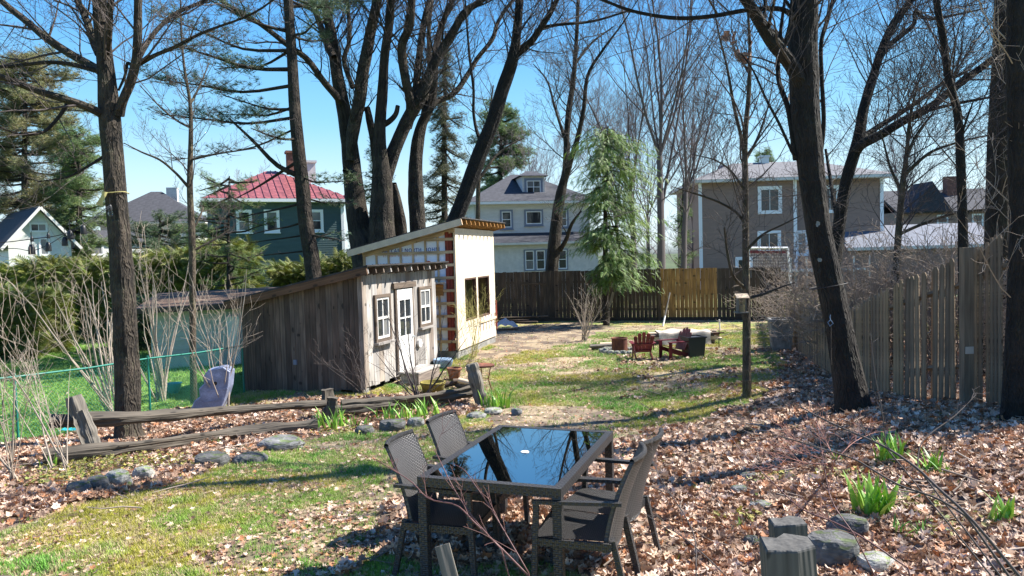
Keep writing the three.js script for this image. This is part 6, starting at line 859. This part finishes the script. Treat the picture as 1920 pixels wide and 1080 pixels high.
// withered leaves on the feeder tree
{ const { d } = feederTrunk; reseed(111); const g = new THREE.PlaneGeometry(.1, .14, 2, 3), p = g.attributes.position; for (let i = 0; i < p.count; i++) p.setZ(i, .03 * Math.cos(p.getX(i) * 30) + .02 * p.getY(i) * 10); g.computeVertexNormals(); const m = foliage(C(.30, .14, .08), .3); for (const [x, y, label] of [[1369, 66, 'upper cluster of withered brown leaves on the slim tree'], [1394, 97, 'lower cluster of withered brown leaves on the slim tree']]) { const o = at(x, y, d), t = thing('leaf_cluster', label, 'leaves', o); part(t, 'twig', tubeGeo([V(0, -.1, 0), V(.03, .2, 0), at(1404, y + 40, d).sub(o)], .006, 4), M.twig); for (let k = 0; k < 7; k++) { const q = part(t, 'leaf', g, m); q.position.set(rr(-.1, .1), rr(-.14, .1), rr(-.08, .08)); q.rotation.set(rr(-1, 1), rr(0, 6), rr(-1, 1)); } } }

// ---- fallen leaves and grass
const leafGeo = (seed) => { reseed(seed); const out = [[0, -.5], [.16, -.3], [.42, -.34], [.34, -.1], [.55, .12], [.27, .16], [.2, .34], [0, .6], [-.2, .33], [-.28, .15], [-.53, .1], [-.33, -.1], [-.4, -.33], [-.15, -.3]], c1 = rr(.3, 1.1), c2 = rr(-.5, .6), tw = rr(-.5, .5), f = ([x, z]) => V(x * (1 - .2 * c1 * Math.abs(x)), c1 * x * x * 1.1 + c2 * z * z * .9 + tw * x * z, z), pos = [], ctr = V(0, 0, 0); const P = out.map(f); for (let k = 0; k < P.length; k++) { const a = P[k], b = P[(k + 1) % P.length]; pos.push(0, 0, 0, a.x, a.y, a.z, b.x, b.y, b.z); } const g = new THREE.BufferGeometry(); g.setAttribute('position', new THREE.Float32BufferAttribute(pos, 3)); g.setAttribute('uv', new THREE.Float32BufferAttribute(new Array(pos.length / 3 * 2).fill(0), 2)); g.computeVertexNormals(); return g; };
const blocked = [[-3.05, -14.83, .313, -.95, 3.64, 2.83], [-1.48, -19.61, .256, -.967, 3.62, 2.65]];
const free = (x, z) => blocked.every(([ox, oz, dx, dz, L, D]) => { const a = (x - ox) * dx + (z - oz) * dz, b = (x - ox) * -dz + (z - oz) * dx; return !(a > -.05 && a < L && b < .03 && b > -D); });
const inView = (x, y, z) => { const [px, py] = toPixel(V(x, y, z)); return px > -160 && px < 2080 && py < 1160; };
{
  const leafMat = new THREE.MeshPhysicalMaterial({ color: C(1, 1, 1), roughness: .7, transmission: .22, thickness: 0, side: THREE.DoubleSide }), sets = [[], [], [], []]; reseed(121); let n = 0;
  const tones = [[.42, .29, .20], [.50, .385, .30], [.33, .20, .12], [.15, .085, .05], [.56, .45, .37], [.21, .12, .07], [.33, .145, .06], [.27, .18, .12], [.12, .075, .05], [.45, .34, .25]];
  for (let tries = 0; tries < 1600000 && n < 140000; tries++) {
    const d = 2.4 + 26 * Math.pow(rand(), 1.7), x = rr(-.82, .82) * d, z = -d; if (x < GX0 || x > GX1 || !free(x, z)) continue; const c = cover(x, z), y = ground(x, z);
    if (rand() > (c.leaf > .5 ? c.leaf * (.14 + .86 * sstep(.34, .56, fbm(x * 1.9, z * 1.9, 4, 241))) : c.leaf * .9)) continue; if (!inView(x, y, z)) continue; n++;
    const deep = c.leaf > .5, s = deep ? .026 + .075 * Math.pow(rand(), 1.6) : rr(.022, .06); sets[Math.floor(rand() * 4)].push({ p: V(x, y + (deep ? rr(.0, .06) : rr(.004, .02)), z), s, rx: rr(-1, 1) * (deep ? 1 : .5), ry: rr(0, 6.28), rz: rr(-1, 1) * (deep ? 1 : .5) });
  }
  sets.forEach((l, i) => { const im = scatter(scene, numbered('leaf_litter'), leafGeo(130 + i), leafMat, l, () => { const t = pick(tones), k = rr(.75, 1.2); return [t[0] * k * 1.3, t[1] * k * 1.24, t[2] * k * 1.2]; }); im.userData = { kind: 'stuff', label: ['curled dry tan leaves spread over the garden ground', 'folded dry brown leaves spread over the garden ground', 'cupped dry pale leaves spread over the garden ground', 'flat dry leaves spread over the garden ground'][i], category: 'leaves' }; });
  console.log('leaves', n);
}
{
  const tuft = (nb, seed) => { reseed(seed); const pos = []; for (let k = 0; k < nb; k++) { const a = rr(0, 6.28), r = rr(0, .5), h = rr(.45, 1), bx = Math.cos(a) * r, bz = Math.sin(a) * r, l = rr(0, 6.28), le = rr(.1, .6), w = .035, wx = Math.cos(l + 1.57) * w, wz = Math.sin(l + 1.57) * w, mx = bx + Math.cos(l) * le * .35, mz = bz + Math.sin(l) * le * .35, tx = bx + Math.cos(l) * le, tz = bz + Math.sin(l) * le; pos.push(bx - wx, 0, bz - wz, bx + wx, 0, bz + wz, mx + wx * .8, h * .6, mz + wz * .8, bx - wx, 0, bz - wz, mx + wx * .8, h * .6, mz + wz * .8, mx - wx * .8, h * .6, mz - wz * .8, mx - wx * .8, h * .6, mz - wz * .8, mx + wx * .8, h * .6, mz + wz * .8, tx, h, tz); } const g = new THREE.BufferGeometry(); g.setAttribute('position', new THREE.Float32BufferAttribute(pos, 3)); g.setAttribute('uv', new THREE.Float32BufferAttribute(new Array(pos.length / 3 * 2).fill(0), 2)); g.computeVertexNormals(); return g; };
  const gm = new THREE.MeshPhysicalMaterial({ color: C(1, 1, 1), roughness: .7, transmission: .3, thickness: 0, side: THREE.DoubleSide }), near = [], lawn = []; reseed(141);
  for (let tries = 0; tries < 1600000 && near.length < 90000; tries++) {
    const d = 2.6 + 22 * Math.pow(rand(), 1.5), x = rr(-.8, .8) * d, z = -d; if (x < GX0 || x > GX1 || !free(x, z)) continue; const c = cover(x, z); if (c.lush || rand() > Math.pow(c.grass, 1.3)) continue; const y = ground(x, z); if (!inView(x, y, z)) continue;
    const hue = fbm(x * .8 + 9, z * .8, 3, 217), dry = rand() < .22 + .3 * sstep(.45, .65, fbm(x * 3.1, z * 3.1, 4, 211)), tall = sstep(.55, .72, fbm(x * 1.6 + 5, z * 1.6, 3, 231)); near.push({ p: V(x, y - .004, z), s: rr(.03, .05) * (1 + d * .03) * (1 + .5 * tall), sy: rr(.6, 1.1), rx: rr(-.15, .15), rz: rr(-.15, .15), dry, moss: sstep(.48, .62, hue), tall });
  }
  for (let tries = 0; tries < 200000 && lawn.length < 34000; tries++) { const d = 8 + 26 * Math.pow(rand(), 1.2), x = -rr(.28, .86) * d, z = -d; if (!leftOfChain(x, z) || x < GX0 || z < GZ0) continue; const y = ground(x, z); if (!inView(x, y, z)) continue; lawn.push({ p: V(x, y - .004, z), s: rr(.05, .085) * (1 + d * .02), sy: rr(.6, 1), rx: rr(-.15, .15), rz: rr(-.15, .15) }); }
  const a = scatter(scene, 'lawn_grass', tuft(9, 151), gm, near, (e) => { const k = rr(.7, 1.25); return e.dry ? [.48 * k, .39 * k, .21 * k] : [mix(.22, .40, e.moss) * k * (1 - .35 * e.tall), mix(.36, .38, e.moss) * k, .03 * k]; }); a.userData = { kind: 'stuff', label: 'patchy short grass and moss of the garden lawn', category: 'grass' };
  const b = scatter(scene, 'neighbour_grass', tuft(9, 153), gm, lawn, () => { const k = rr(.7, 1.25); return [.16 * k, .31 * k, .035 * k]; }); b.userData = { kind: 'stuff', label: 'lush green grass of the lawn beyond the chain-link fence', category: 'grass' };
  console.log('grass', near.length, lawn.length);
}

{ // fallen sticks and low green ground cover
  const stick = new Tubes().add([V(-.5, 0, 0), V(-.15, .02, .03), V(.2, .0, -.02), V(.5, .03, .02)], [.016, .014, .011, .006], 4).geo(), list = [], cov = []; reseed(161);
  for (let k = 0; k < 9000 && list.length < 520; k++) { const d = 2.6 + 12 * rand(), x = rr(-.75, .75) * d, z = -d; if (!free(x, z)) continue; const c = cover(x, z); if (c.leaf < .5 && rand() > .1) continue; list.push({ p: V(x, ground(x, z) + rr(.03, .06), z), s: rr(.15, .6), rx: rr(-.12, .12), ry: rr(0, 6.28), rz: rr(-.15, .15) }); }
  const a = scatter(scene, 'fallen_sticks', stick, mat(C(.5, .5, .5), .9), list, () => { const k = rr(.3, 1.1); return [.7 * k, .55 * k, .44 * k]; }); a.userData = { kind: 'stuff', label: 'small fallen sticks lying among the dry leaves', category: 'sticks' };
  for (const [px, py, n, sp] of [[170, 880, 420, .5], [250, 868, 380, .5], [110, 905, 260, .4], [330, 880, 220, .4], [640, 815, 120, .35], [1385, 985, 70, .16], [1440, 905, 60, .2], [1580, 900, 80, .25], [1690, 960, 60, .2], [1800, 1000, 50, .2]]) { const f = onGround(px, py); for (let k = 0; k < n; k++) { const x = f.x + sp * (rand() + rand() - 1) * 1.4, z = f.z + sp * (rand() + rand() - 1); cov.push({ p: V(x, ground(x, z) + rr(.02, .09), z), s: rr(.025, .05), rx: rr(-.7, .7), rz: rr(-.7, .7) }); } }
  const b = scatter(scene, 'ground_cover', leafGeo(171), foliage(C(.22, .27, .05), .3), cov, greenTint(.5, 1.3, .5)); b.userData = { kind: 'stuff', label: 'low green ground cover leaves in the beds', category: 'plants' };
}
scene.traverse((o) => { if (o.isMesh) { o.castShadow = true; o.receiveShadow = true; } });
renderer.render(scene, camera);
